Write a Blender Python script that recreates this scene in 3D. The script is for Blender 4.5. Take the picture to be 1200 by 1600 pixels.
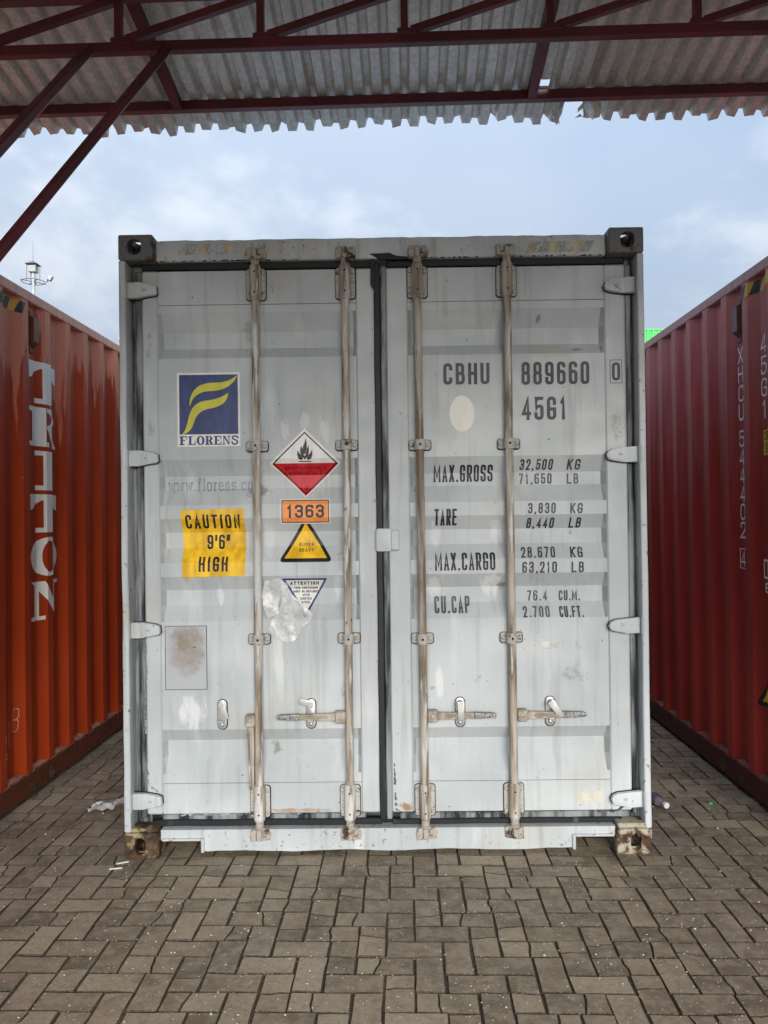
import bpy, bmesh, math, random
from mathutils import Vector, Matrix, noise as mnoise
from math import radians, sin, cos, pi

random.seed(7)
scene = bpy.context.scene
for o in list(bpy.data.objects):
    bpy.data.objects.remove(o)
COL = scene.collection

# ------------------------------------------------------------------ camera
cam_d = bpy.data.cameras.new('camera')
cam = bpy.data.objects.new('camera', cam_d)
COL.objects.link(cam)
scene.camera = cam
CAM_LOC = Vector((0.0302, -3.579, 1.5711))
PITCH, YAW, ROLL = 0.0057, 0.0077, -0.0126
fw = Vector((-sin(YAW) * cos(PITCH), cos(YAW) * cos(PITCH), sin(PITCH)))
rt = Vector((cos(YAW), sin(YAW), 0))
up = rt.cross(fw)
rt2 = rt * cos(ROLL) + up * sin(ROLL)
up2 = -rt * sin(ROLL) + up * cos(ROLL)
m = Matrix((rt2, up2, -fw)).transposed().to_4x4()
m.translation = CAM_LOC
cam.matrix_world = m
cam_d.sensor_fit = 'VERTICAL'
cam_d.sensor_height = 36.0
cam_d.lens = 36.0 * 1210.0 / 1600.0
cam_d.clip_start = 0.05
cam_d.clip_end = 3000.0

# ------------------------------------------------------------------ light
SUN_EL, SUN_AZ = radians(22.0), radians(9.0)      # from behind the camera, a little to the right
world = bpy.data.worlds.new('World')
scene.world = world
world.use_nodes = True
wn = world.node_tree
wn.nodes.clear()


def wnode(t, **kw):
    n = wn.nodes.new(t)
    for k, v in kw.items():
        setattr(n, k, v)
    return n


w_out = wnode('ShaderNodeOutputWorld')
w_bg = wnode('ShaderNodeBackground')
w_bg.inputs['Strength'].default_value = 0.050
sky = wnode('ShaderNodeTexSky', sky_type='NISHITA', sun_disc=False)
sky.sun_elevation = SUN_EL
sky.sun_rotation = pi - SUN_AZ
sky.air_density = 1.0
sky.dust_density = 1.5
sky.ozone_density = 1.5
w_tc = wnode('ShaderNodeTexCoord')
w_map = wnode('ShaderNodeMapping')
w_map.inputs['Scale'].default_value = (1.0, 1.0, 1.5)
w_map.inputs['Location'].default_value = (0.35, 0.1, 0.2)
wn.links.new(w_tc.outputs['Generated'], w_map.inputs['Vector'])


def wnoise(scale, detail, rough, dist=0.0):
    n = wnode('ShaderNodeTexNoise')
    n.inputs['Scale'].default_value = scale
    n.inputs['Detail'].default_value = detail
    n.inputs['Roughness'].default_value = rough
    n.inputs['Distortion'].default_value = dist
    wn.links.new(w_map.outputs['Vector'], n.inputs['Vector'])
    return n


def wramp(sock, lo, hi, a, b):
    n = wnode('ShaderNodeMapRange')
    n.interpolation_type = 'SMOOTHSTEP'
    for i, v in zip((1, 2, 3, 4), (lo, hi, a, b)):
        n.inputs[i].default_value = v
    wn.links.new(sock, n.inputs[0])
    return n.outputs[0]


def wmix(fac, a, b):
    n = wnode('ShaderNodeMix', data_type='RGBA')
    if isinstance(fac, float):
        n.inputs[0].default_value = fac
    else:
        wn.links.new(fac, n.inputs[0])
    for i, v in ((6, a), (7, b)):
        if isinstance(v, tuple):
            n.inputs[i].default_value = v
        else:
            wn.links.new(v, n.inputs[i])
    return n.outputs[2]


# a thin bright overcast veil over blue, with broken brighter clouds in it
veil = wramp(wnoise(1.6, 4, 0.5).outputs[0], 0.3, 0.7, 0.8, 0.95)
tone = wramp(wnoise(1.1, 3, 0.5).outputs[0], 0.35, 0.62, 0.0, 1.0)
c1 = wmix(veil, sky.outputs[0], wmix(tone, (1.9, 2.7, 3.85, 1), (3.1, 3.65, 4.45, 1)))
puff = wramp(wnoise(4.6, 8, 0.55, 0.2).outputs[0], 0.50, 0.70, 0.0, 0.8)
c2 = wmix(puff, c1, (4.6, 4.95, 5.4, 1))
# overcast luminance law: (1 + 2 sin elevation), equal to 1 at the height of the sky in view
w_sep = wnode('ShaderNodeSeparateXYZ')
wn.links.new(w_tc.outputs['Generated'], w_sep.inputs[0])
w_cie = wnode('ShaderNodeMapRange')
for i_, v_ in zip((1, 2, 3, 4), (0.0, 1.0, 0.55, 1.65)):
    w_cie.inputs[i_].default_value = v_
wn.links.new(w_sep.outputs[2], w_cie.inputs[0])
w_mul = wnode('ShaderNodeVectorMath', operation='SCALE')
wn.links.new(c2, w_mul.inputs[0])
wn.links.new(w_cie.outputs[0], w_mul.inputs['Scale'])
wn.links.new(w_mul.outputs[0], w_bg.inputs['Color'])
wn.links.new(w_bg.outputs[0], w_out.inputs['Surface'])

sun_d = bpy.data.lights.new('sun', 'SUN')
sun_d.energy = 1.5
sun_d.angle = radians(38.0)
sun_d.color = (1.0, 0.97, 0.92)
sun = bpy.data.objects.new('sun', sun_d)
COL.objects.link(sun)
sdir = Vector((-sin(SUN_AZ) * cos(SUN_EL), cos(SUN_AZ) * cos(SUN_EL), -sin(SUN_EL)))
sun.rotation_euler = sdir.to_track_quat('-Z', 'Y').to_euler()
sun.location = (3, -20, 15)

vs = scene.view_settings
vs.view_transform = 'Standard'
vs.look = 'None'
vs.gamma = 1.0
vs.use_curve_mapping = False
vs.exposure = 2.05
scene.render.engine = 'CYCLES'
scene.cycles.max_bounces = 8
scene.cycles.diffuse_bounces = 5
scene.cycles.transparent_max_bounces = 16


# ------------------------------------------------------------------ helpers: objects
def tag(o, label=None, cat=None, group=None, kind=None):
    if label: o['label'] = label
    if cat: o['category'] = cat
    if group: o['group'] = group
    if kind: o['kind'] = kind
    return o


def empty(name, loc=(0, 0, 0), rz=0.0, parent=None):
    o = bpy.data.objects.new(name, None)
    o.empty_display_size = 0.2
    COL.objects.link(o)
    o.location = loc
    o.rotation_euler = (0, 0, rz)
    if parent: o.parent = parent
    return o


def link_mesh(name, me, parent=None):
    o = bpy.data.objects.new(name, me)
    COL.objects.link(o)
    if parent: o.parent = parent
    return o


def finish(name, bm, mats, parent=None, smooth=None, recalc=True):
    if recalc:
        bmesh.ops.recalc_face_normals(bm, faces=bm.faces[:])
    me = bpy.data.meshes.new(name)
    bm.to_mesh(me)
    bm.free()
    for mt in (mats if isinstance(mats, (list, tuple)) else [mats]):
        me.materials.append(mt)
    if smooth is not None:
        for p in me.polygons: p.use_smooth = True
        me.set_sharp_from_angle(angle=radians(smooth))
    return link_mesh(name, me, parent)


def BM():
    return bmesh.new()


def box(bm, x0, x1, y0, y1, z0, z1, bev=0.0, mi=0, seg=1):
    vs_ = [bm.verts.new((x, y, z)) for x in (x0, x1) for y in (y0, y1) for z in (z0, z1)]
    fs = [(0, 1, 3, 2), (4, 6, 7, 5), (0, 4, 5, 1), (2, 3, 7, 6), (0, 2, 6, 4), (1, 5, 7, 3)]
    faces = [bm.faces.new([vs_[i] for i in f]) for f in fs]
    for f in faces: f.material_index = mi
    if bev:
        ed = list({e for f in faces for e in f.edges})
        r = bmesh.ops.bevel(bm, geom=ed, offset=bev, segments=seg, affect='EDGES', profile=0.5)
        for f in r['faces']: f.material_index = mi
        return r['verts']
    return vs_


def tube(bm, p0, p1, r0, r1=None, seg=16, cap=True, mi=0):
    p0, p1 = Vector(p0), Vector(p1)
    r1 = r0 if r1 is None else r1
    d = (p1 - p0).normalized()
    a = d.orthogonal().normalized()
    b = d.cross(a)
    rings = []
    for p, r in ((p0, r0), (p1, r1)):
        rings.append([bm.verts.new(p + (a * cos(2 * pi * k / seg) + b * sin(2 * pi * k / seg)) * r) for k in range(seg)])
    for k in range(seg):
        f = bm.faces.new((rings[0][k], rings[0][(k + 1) % seg], rings[1][(k + 1) % seg], rings[1][k]))
        f.material_index = mi
    if cap:
        for rg in rings:
            bm.faces.new(rg).material_index = mi


def bar(bm, p0, p1, w, h, upv=(0, 0, 1), mi=0, bev=0.0):
    """square section bar from p0 to p1"""
    p0, p1 = Vector(p0), Vector(p1)
    d = (p1 - p0).normalized()
    u = Vector(upv)
    s = d.cross(u).normalized()
    u = s.cross(d).normalized()
    vs_ = [bm.verts.new(p + s * (i * w / 2) + u * (j * h / 2)) for p in (p0, p1) for i, j in ((-1, -1), (1, -1), (1, 1), (-1, 1))]
    fs = [(0, 1, 2, 3), (7, 6, 5, 4), (0, 4, 5, 1), (1, 5, 6, 2), (2, 6, 7, 3), (3, 7, 4, 0)]
    faces = [bm.faces.new([vs_[i] for i in f]) for f in fs]
    for f in faces: f.material_index = mi
    if bev:
        bmesh.ops.bevel(bm, geom=list({e for f in faces for e in f.edges}), offset=bev, segments=1, affect='EDGES')


def prism(bm, pts, y0, y1, bev=0.0, mi=0):
    """outline in x,z extruded along y (front y0)"""
    a = [bm.verts.new((x, y0, z)) for x, z in pts]
    b = [bm.verts.new((x, y1, z)) for x, z in pts]
    n = len(pts)
    f0 = bm.faces.new(a)
    faces = [f0, bm.faces.new(b[::-1])]
    for i in range(n):
        faces.append(bm.faces.new((a[i], b[i], b[(i + 1) % n], a[(i + 1) % n])))
    for f in faces: f.material_index = mi
    if bev:
        r = bmesh.ops.bevel(bm, geom=list(f0.edges), offset=bev, segments=2, affect='EDGES', profile=0.6)
        for f in r['faces']: f.material_index = mi


def rrect(cx, cz, w, h, r, n=4):
    pts = []
    for sx, sz, a0 in ((1, 1, 0), (-1, 1, 90), (-1, -1, 180), (1, -1, 270)):
        for k in range(n + 1):
            a = radians(a0 + 90 * k / n)
            pts.append((cx + sx * (w / 2 - r) + r * cos(a), cz + sz * (h / 2 - r) + r * sin(a)))
    return pts


def dome(bm, x, y, z, r, h, seg=10, mi=0):
    """rivet / bolt head facing -y"""
    tip = bm.verts.new((x, y - h, z))
    prev = None
    rings = []
    for rr, yy in ((r, y), (r, y - h * 0.45), (r * 0.72, y - h * 0.9)):
        rings.append([bm.verts.new((x + rr * cos(2 * pi * k / seg), yy, z + rr * sin(2 * pi * k / seg))) for k in range(seg)])
    for a, b in zip(rings, rings[1:]):
        for k in range(seg):
            bm.faces.new((a[k], a[(k + 1) % seg], b[(k + 1) % seg], b[k])).material_index = mi
    for k in range(seg):
        bm.faces.new((rings[-1][k], rings[-1][(k + 1) % seg], tip)).material_index = mi


# ------------------------------------------------------------------ helpers: materials
class Mat:
    def __init__(s, name):
        s.m = bpy.data.materials.new(name)
        s.m.use_nodes = True
        s.t = s.m.node_tree
        s.t.nodes.clear()
        s.out = s.n('ShaderNodeOutputMaterial')
        s.b = s.n('ShaderNodeBsdfPrincipled')
        s.l(s.b.outputs[0], s.out.inputs[0])
        s.tc = s.n('ShaderNodeTexCoord')
        s.co = s.tc.outputs['Object']

    def n(s, t, **kw):
        x = s.t.nodes.new(t)
        for k, v in kw.items(): setattr(x, k, v)
        return x

    def l(s, a, b):
        s.t.links.new(a, b)

    def put(s, v, inp):
        if hasattr(v, 'is_linked') or isinstance(v, bpy.types.NodeSocket):
            s.l(v, inp)
        else:
            if isinstance(v, tuple) and len(v) == 3 and inp.type == 'RGBA': v = (*v, 1)
            inp.default_value = v

    def vec(s, scale=(1, 1, 1), loc=(0, 0, 0), co=None):
        mp = s.n('ShaderNodeMapping')
        mp.inputs['Scale'].default_value = scale
        mp.inputs['Location'].default_value = loc
        s.l(co or s.co, mp.inputs['Vector'])
        return mp.outputs[0]

    def noise(s, scale=1.0, detail=4, rough=0.55, sc=(1, 1, 1), loc=(0, 0, 0), dist=0.0, co=None):
        x = s.n('ShaderNodeTexNoise')
        x.inputs['Scale'].default_value = scale
        x.inputs['Detail'].default_value = detail
        x.inputs['Roughness'].default_value = rough
        x.inputs['Distortion'].default_value = dist
        s.l(s.vec(sc, loc, co), x.inputs['Vector'])
        return x.outputs[0]

    def rng(s, v, lo, hi, a=0.0, b=1.0, smooth=True):
        x = s.n('ShaderNodeMapRange')
        if smooth: x.interpolation_type = 'SMOOTHSTEP'
        s.put(v, x.inputs[0])
        for i, q in zip((1, 2, 3, 4), (lo, hi, a, b)): x.inputs[i].default_value = q
        return x.outputs[0]

    def mask(s, scale, lo, hi, **kw):
        return s.rng(s.noise(scale, **kw), lo, hi)

    def mix(s, f, a, b, mode='MIX'):
        x = s.n('ShaderNodeMix', data_type='RGBA', blend_type=mode)
        s.put(f, x.inputs[0])
        s.put(a, x.inputs[6])
        s.put(b, x.inputs[7])
        return x.outputs[2]

    def math(s, op, a, b=0.0, c=0.0):
        x = s.n('ShaderNodeMath', operation=op)
        s.put(a, x.inputs[0])
        s.put(b, x.inputs[1])
        s.put(c, x.inputs[2])
        return x.outputs[0]

    def xyz(s, co=None):
        x = s.n('ShaderNodeSeparateXYZ')
        s.l(co or s.co, x.inputs[0])
        return x.outputs

    def bump(s, h, strength=0.3, dist=0.01, prev=None):
        x = s.n('ShaderNodeBump')
        x.inputs['Strength'].default_value = strength
        x.inputs['Distance'].default_value = dist
        s.l(h, x.inputs['Height'])
        if prev: s.l(prev, x.inputs['Normal'])
        return x.outputs[0]

    def set(s, color=None, rough=None, metal=None, normal=None, spec=None, alpha=None, coat=None):
        for v, k in ((color, 'Base Color'), (rough, 'Roughness'), (metal, 'Metallic'), (normal, 'Normal'), (spec, 'Specular IOR Level'), (alpha, 'Alpha'), (coat, 'Coat Weight')):
            if v is not None: s.put(v, s.b.inputs[k])
        return s.m


# stains, scuffs and repaint patches on the two leaves: colour, place, half size, density
SMUDGES = {-1: [], 1: []}
DL, DR = -1, 1


def smudge(name, col, x, z, hx, hz, dens, door, sc=26, lo=0.45, stretch=(1, 1, 1)):
    SMUDGES[door].append((col, x, z, hx, hz, dens, sc, lo, stretch))


WHT, DRK, GRY, TAN, BLK = (0.72, 0.74, 0.74), (0.16, 0.155, 0.14), (0.28, 0.285, 0.28), (0.42, 0.34, 0.24), (0.03, 0.03, 0.03)
for (x, z, hx, hz) in ((-0.463, 1.985, 0.022, 0.05), (-0.368, 2.02, 0.024, 0.06), (-0.272, 1.975, 0.024, 0.06)):
    smudge('tape_residue', (0.66, 0.67, 0.66), x, z, hx * 1.2, hz * 1.2, 0.6, DL, 40, 0.40, (1, 1, 0.4))
smudge('paint_patch', WHT, -0.915, 0.655, 0.10, 0.11, 0.75, DL, 22, 0.42, (1, 1, 0.35))
smudge('grease_smear', DRK, -0.200, 0.76, 0.035, 0.065, 0.7, DL, 14, 0.50, (1, 1, 0.6))
smudge('grease_smear', DRK, -0.535, 0.480, 0.050, 0.055, 0.75, DL, 16, 0.50)
smudge('grease_smear', DRK, -0.585, 1.705, 0.055, 0.05, 0.6, DL, 18, 0.50)
smudge('grease_smear', DRK, -0.645, 1.690, 0.040, 0.045, 0.6, DL, 18, 0.50)
smudge('scuff_mark', GRY, -0.845, 0.255, 0.060, 0.05, 0.7, DL, 34, 0.56)
smudge('scuff_mark', GRY, -0.630, 2.46, 0.05, 0.10, 0.6, DL, 16, 0.52)
smudge('scuff_mark', GRY, -0.95, 1.98, 0.20, 0.06, 0.5, DL, 12, 0.62, (1, 1, 3))
smudge('wash_streak', WHT, -0.500, 0.90, 0.035, 0.24, 0.55, DL, 30, 0.45, (1, 1, 0.12))
smudge('wash_streak', WHT, -0.785, 1.20, 0.022, 0.07, 0.7, DL, 26, 0.42, (1, 1, 0.3))
smudge('wash_streak', WHT, -0.545, 1.48, 0.05, 0.13, 0.45, DL, 36, 0.45, (1, 1, 0.12))
smudge('wash_streak', WHT, -0.215, 1.25, 0.05, 0.10, 0.45, DL, 36, 0.45, (1, 1, 0.12))
smudge('wash_streak', (0.55, 0.56, 0.55), -0.40, 2.47, 0.06, 0.09, 0.6, DL, 30, 0.46, (1, 1, 0.2))
smudge('scuff_mark', GRY, 0.88, 0.82, 0.11, 0.07, 0.65, DR, 34, 0.55)
smudge('scuff_mark', GRY, 0.43, 0.80, 0.045, 0.05, 0.6, DR, 24, 0.54)
smudge('paint_patch', WHT, 0.255, 0.79, 0.026, 0.11, 0.75, DR, 20, 0.42, (1, 1, 0.3))
smudge('wash_streak', WHT, 0.53, 1.50, 0.06, 0.09, 0.6, DR, 40, 0.45, (1, 1, 0.12))
smudge('wash_streak', WHT, 0.50, 1.24, 0.07, 0.08, 0.6, DR, 40, 0.45, (1, 1, 0.12))
smudge('wash_streak', WHT, 0.24, 1.48, 0.05, 0.08, 0.55, DR, 40, 0.45, (1, 1, 0.12))
smudge('wash_streak', WHT, 0.23, 1.24, 0.05, 0.08, 0.55, DR, 40, 0.45, (1, 1, 0.12))
smudge('wash_streak', (0.58, 0.59, 0.58), 0.36, 2.50, 0.14, 0.06, 0.6, DR, 34, 0.46, (1, 1, 0.2))
smudge('scuff_mark', DRK, 0.555, 1.235, 0.030, 0.028, 0.7, DR, 60, 0.46)
smudge('rust_stain', (0.46, 0.42, 0.35), 0.80, 2.345, 0.20, 0.05, 0.45, DR, 10, 0.42)
smudge('crack_scar', BLK, 1.035, 2.40, 0.016, 0.16, 0.9, DR, 30, 0.56, (2, 1, 0.3))
smudge('crack_scar', BLK, 0.92, 2.355, 0.08, 0.02, 0.8, DR, 26, 0.60, (0.3, 1, 2))
smudge('crack_scar', BLK, 0.745, 2.50, 0.03, 0.06, 0.7, DR, 30, 0.60, (1.5, 1, 0.5))
smudge('scuff_mark', DRK, 1.095, 1.98, 0.05, 0.16, 0.5, DR, 22, 0.58, (1, 1, 0.7))
smudge('rust_stain', (0.30, 0.17, 0.07), 0.09, 0.205, 0.05, 0.03, 0.9, DR, 30, 0.46)
smudge('rust_stain', (0.34, 0.20, 0.10), -0.42, 0.192, 0.20, 0.016, 0.8, DL, 40, 0.46, (0.4, 1, 1))
smudge('scuff_mark', DRK, -1.10, 2.38, 0.03, 0.10, 0.6, DL, 20, 0.52)
smudge('scuff_mark', DRK, -1.09, 2.00, 0.035, 0.07, 0.55, DL, 22, 0.55)


def paint_grey(name, tone=1.0, rust=0.0, grime=1.0, smudges=()):
    M = Mat(name)
    a = M.mix(M.mask(1.3, 0.35, 0.65, detail=3), tuple(tone * v for v in (0.43, 0.465, 0.48)), tuple(tone * v for v in (0.56, 0.595, 0.605)))
    # vertical washed streaks of dirt
    st = M.mask(1.0, 0.5, 0.78, sc=(26, 8, 1.3), detail=5)
    a = M.mix(M.math('MULTIPLY', st, 0.42 * grime), a, (0.24, 0.235, 0.21))
    st2 = M.mask(1.0, 0.55, 0.8, sc=(11, 5, 2.2), loc=(3, 1, 7), detail=6)
    a = M.mix(M.math('MULTIPLY', st2, 0.45 * grime), a, (0.72, 0.74, 0.74))
    yl = M.mask(2.1, 0.55, 0.75, loc=(5, 2, 1), detail=5)
    a = M.mix(M.math('MULTIPLY', yl, 0.42 * grime), a, (0.42, 0.385, 0.30))
    # scuffs and small black specks
    sc_ = M.mask(7.0, 0.68, 0.74, loc=(9, 4, 2), detail=7, dist=0.6)
    a = M.mix(M.math('MULTIPLY', sc_, 0.55 * grime), a, (0.17, 0.165, 0.15))
    sp = M.mask(60.0, 0.735, 0.76, loc=(1, 8, 3), detail=2)
    a = M.mix(M.math('MULTIPLY', sp, 0.8), a, (0.05, 0.045, 0.04))
    if rust > 0:
        r = M.mask(34.0, 0.66 - 0.16 * rust, 0.70 - 0.14 * rust, loc=(2, 2, 9), detail=8, rough=0.72)
        r = M.math('MULTIPLY', r, M.mask(2.2, 0.36, 0.60, detail=4, loc=(8, 1, 4)))
        rc = M.mix(M.noise(30, detail=3), (0.035, 0.025, 0.02), (0.17, 0.095, 0.05))
        a = M.mix(r, a, rc)
    cache = {}
    for col, x, z, hx, hz, dens, nsc, lo, stc in smudges:
        ln = M.n('ShaderNodeVectorMath', operation='LENGTH')
        M.l(M.vec((1 / hx, 0, 1 / hz), (-x / hx, 0, -z / hz)), ln.inputs[0])
        fall = M.rng(ln.outputs['Value'], 0.15, 1.15, 1.0, 0.0)
        key = (nsc, stc)
        if key not in cache: cache[key] = M.noise(nsc, detail=7, rough=0.65, sc=stc)
        al = M.rng(M.math('MULTIPLY_ADD', fall, 0.30, cache[key]), lo + 0.14, lo + 0.34, 0.0, dens)
        a = M.mix(M.math('MULTIPLY', al, M.rng(fall, 0.0, 0.3, 0.0, 1.0)), a, col)
    h = M.noise(2.6, detail=2, loc=(4, 4, 4))
    n1 = M.bump(h, 0.25, 0.05)
    n2 = M.bump(M.noise(90, detail=3), 0.08, 0.004, n1)
    ro = M.rng(M.noise(5, detail=5), 0.3, 0.7, 0.38, 0.62)
    return M.set(a, ro, 0.0, n2, 0.4)


def gasket_mat(name, over, lo=0.5, tint=(0.40, 0.42, 0.43)):
    M = Mat(name)
    a = M.mix(M.noise(4, detail=4), (0.004, 0.005, 0.008), (0.012, 0.014, 0.019))
    o = M.mask(1.0, lo, lo + 0.22, sc=(14, 14, 1.6), detail=8, rough=0.62)
    a = M.mix(M.math('MULTIPLY', o, over), a, tint)
    nz = M.bump(M.noise(40, detail=3), 0.2, 0.004)
    return M.set(a, 0.55, 0, nz, 0.4)


def rust_mat(name, amount, base, dark=(0.035, 0.02, 0.014), sc=1.0):
    M = Mat(name)
    rc = M.mix(M.mask(24 * sc, 0.35, 0.65, detail=7, rough=0.7), dark, (0.105, 0.058, 0.031))
    rc = M.mix(M.mask(11 * sc, 0.55, 0.75, detail=5, loc=(3, 3, 3)), rc, (0.26, 0.18, 0.10))
    k = M.mask(9 * sc, 0.62 - 0.35 * amount, 0.72 - 0.35 * amount, detail=8, rough=0.68, loc=(1, 5, 2))
    a = M.mix(k, base, rc)
    sp = M.mask(70 * sc, 0.6, 0.64, detail=3, loc=(7, 1, 1))
    a = M.mix(M.math('MULTIPLY', sp, 0.6), a, dark)
    nz = M.bump(M.noise(50 * sc, detail=6, rough=0.7), 0.45, 0.006)
    return M.set(a, M.rng(k, 0, 1, 0.5, 0.85), 0, nz, 0.3)


def rod_mat(name, white):
    M = Mat(name)
    a = M.mix(M.mask(1.0, 0.35, 0.65, sc=(30, 30, 3), detail=6), (0.165, 0.120, 0.080), (0.46, 0.41, 0.34))
    w = M.mask(1.0, 0.62 - white, 0.7 - white, sc=(25, 25, 2.6), detail=7, rough=0.65, loc=(4, 2, 8))
    a = M.mix(w, a, (0.56, 0.56, 0.54))
    r = M.mask(14, 0.66, 0.74, detail=6, loc=(1, 9, 4))
    a = M.mix(r, a, (0.11, 0.055, 0.028))
    return M.set(a, 0.5, 0.0, M.bump(M.noise(70, detail=4), 0.2, 0.003), 0.4)


def flat_mat(name, col, rough=0.5, vary=0.12, flake=None, flake_sc=14.0, spec=0.35):
    """printed or painted mark; flake = (lo, hi) lets worn-off specks show the surface under it"""
    M = Mat(name)
    dk = tuple(v * (1 - vary) for v in col)
    lt = tuple(min(1, v * (1 + vary) + 0.01) for v in col)
    a = M.mix(M.mask(1.0, 0.35, 0.65, sc=(20, 20, 7), detail=6), dk, lt)
    al = None
    if flake:
        al = M.rng(M.noise(1.0, detail=7, rough=0.68, sc=(flake_sc, flake_sc, flake_sc * 0.5), loc=(2, 7, 5)), flake[0], flake[1], 1.0, 0.0)
    return M.set(a, rough, 0, None, spec, al)


def red_paint(name, base, light, dark, tide_w=0.04):
    """container paint: chalky upper film paled with painted skylight, glossy wet runs below"""
    M = Mat(name)
    a = M.mix(M.mask(1.2, 0.3, 0.7, detail=4), dark, base)
    runs = M.noise(1.0, detail=5, rough=0.6, sc=(2, 6.5, 0.55), loc=(1, 3, 2))
    # rain runs: chalky film above a ragged tide line, paled further to paint in skylight
    zz = M.xyz()[2]
    tide = M.math('ADD', zz, M.math('MULTIPLY', M.math('SUBTRACT', runs, 0.5), 2.6))
    chalk_skylight = M.rng(tide, 2.40 - tide_w * (1 if tide_w < 0.1 else 1.6), 2.40 + tide_w)
    a = M.mix(M.math('MULTIPLY', chalk_skylight, 0.55), a, light)
    st = M.mask(1.0, 0.55, 0.75, sc=(3, 22, 0.9), detail=6, loc=(6, 2, 1))
    a = M.mix(M.math('MULTIPLY', st, 0.35), a, tuple(v * 0.5 for v in base))
    sp = M.mask(45, 0.74, 0.77, detail=2)
    a = M.mix(M.math('MULTIPLY', sp, 0.5), a, light)
    rs = M.mask(8, 0.66, 0.72, detail=8, loc=(3, 8, 1), rough=0.66)
    a = M.mix(M.math('MULTIPLY', rs, 0.6), a, tuple(v * 0.35 for v in base))
    ro = M.rng(chalk_skylight, 0, 1, 0.40, 0.55)
    nz = M.bump(M.noise(3, detail=3), 0.3, 0.03)
    return M.set(a, ro, 0, M.bump(M.noise(80, detail=3), 0.06, 0.004, nz), 0.32)


m_paint = paint_grey('grey_container_paint')
m_paint_edge = paint_grey('grey_paint_chipped', 1.02, 0.35, 1.3)
m_paint_sill = paint_grey('sill_paint_chipped', 0.95, 0.50, 1.2)
m_leaf = {-1: paint_grey('left_leaf_paint', 1.0, 0.0, 1.0, SMUDGES[-1]), 1: paint_grey('right_leaf_paint', 1.0, 0.0, 1.0, SMUDGES[1])}
m_hinge = paint_grey('hinge_paint', 1.05, 0.25, 1.2)
m_gask_dark = gasket_mat('black_rubber_gasket', 0.55, 0.60)
m_gask_mid = gasket_mat('oversprayed_gasket', 0.85, 0.38, (0.33, 0.35, 0.36))
m_gask_top = gasket_mat('sooty_gasket', 0.25, 0.62)
m_cast_top = rust_mat('sooty_casting', 0.30, (0.16, 0.16, 0.158), (0.045, 0.043, 0.042))
m_cast_l = rust_mat('rusted_casting', 0.62, (0.34, 0.28, 0.17))
m_cast_r = rust_mat('half_rusted_casting', 0.45, (0.42, 0.38, 0.29))
m_rod = rod_mat('brown_stained_rod', 0.08)
m_rod_w = rod_mat('worn_white_rod', 0.17)
m_cam = rust_mat('rusty_cam', 0.32, (0.40, 0.36, 0.31), sc=1.6)
m_bracket = rust_mat('bracket_paint', 0.18, (0.44, 0.425, 0.39), sc=1.4)
m_bolt = rust_mat('bolt_zinc', 0.25, (0.46, 0.45, 0.43), sc=2.0)
m_dark = flat_mat('dark_hollow', (0.012, 0.012, 0.013), 0.9)

M = Mat('galvanised_latch')
m_galv = M.set(M.mix(M.noise(30, detail=5), (0.38, 0.38, 0.37), (0.6, 0.6, 0.59)), 0.4, 0.55, M.bump(M.noise(60), 0.15, 0.003))
M = Mat('dirty_handle')
m_handle = M.set(M.mix(M.mask(25, 0.35, 0.65, detail=6), (0.27, 0.225, 0.17), (0.45, 0.40, 0.33)), 0.5, 0.15, M.bump(M.noise(45, detail=5), 0.3, 0.004))
M = Mat('knurled_grip')
m_grip = M.set(M.mix(M.mask(120, 0.4, 0.6, detail=3), (0.10, 0.10, 0.10), (0.36, 0.36, 0.35)), 0.5, 0.3, M.bump(M.noise(140, detail=2), 0.7, 0.004))

m_black = flat_mat('black_paint_letters', (0.022, 0.023, 0.026), 0.5, 0.2, (0.70, 0.76), 30)
m_black_worn = flat_mat('worn_grey_letters', (0.050, 0.053, 0.062), 0.5, 0.2, (0.62, 0.80), 22)
m_black_faint = flat_mat('faded_letters', (0.08, 0.085, 0.10), 0.5, 0.2, (0.45, 0.85), 20)
m_ghost = flat_mat('ghost_letters', (0.26, 0.28, 0.33), 0.5, 0.2, (0.45, 0.80), 20)
m_stk_white = flat_mat('sticker_white', (0.78, 0.77, 0.74), 0.45, 0.06)
m_stk_blue = flat_mat('sticker_blue', (0.030, 0.050, 0.16), 0.35, 0.15, (0.70, 0.73), 40)
m_stk_lime = flat_mat('sticker_lime', (0.60, 0.56, 0.055), 0.4, 0.08, (0.71, 0.74), 40)
m_stk_yellow = flat_mat('sticker_yellow', (0.86, 0.50, 0.020), 0.45, 0.22)
m_stk_orange = flat_mat('sticker_orange', (0.90, 0.32, 0.10), 0.45, 0.08)
m_stk_red = flat_mat('sticker_red', (0.60, 0.014, 0.026), 0.35, 0.12)
m_stk_black = flat_mat('sticker_black', (0.014, 0.014, 0.016), 0.4, 0.2)
m_stk_dred = flat_mat('sticker_dark_red_print', (0.13, 0.006, 0.01), 0.4, 0.1)
m_stk_tan = flat_mat('sticker_cream_faded', (0.60, 0.57, 0.48), 0.5, 0.06)
m_stk_tan2 = flat_mat('sticker_cream_bleached', (0.66, 0.635, 0.56), 0.5, 0.04)
m_stk_cream = flat_mat('cream_oval', (0.80, 0.79, 0.72), 0.5, 0.03)
m_stk_navy = flat_mat('sticker_navy', (0.035, 0.035, 0.17), 0.4, 0.2, (0.66, 0.7), 30)
m_stk_brown = flat_mat('brown_print', (0.16, 0.09, 0.02), 0.5, 0.2)
m_haz_y = flat_mat('faded_hazard_yellow', (0.50, 0.44, 0.31), 0.5, 0.2, (0.50, 0.58), 9)
m_haz_k = flat_mat('faded_hazard_grey', (0.40, 0.41, 0.42), 0.5, 0.2, (0.50, 0.58), 9)
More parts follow.
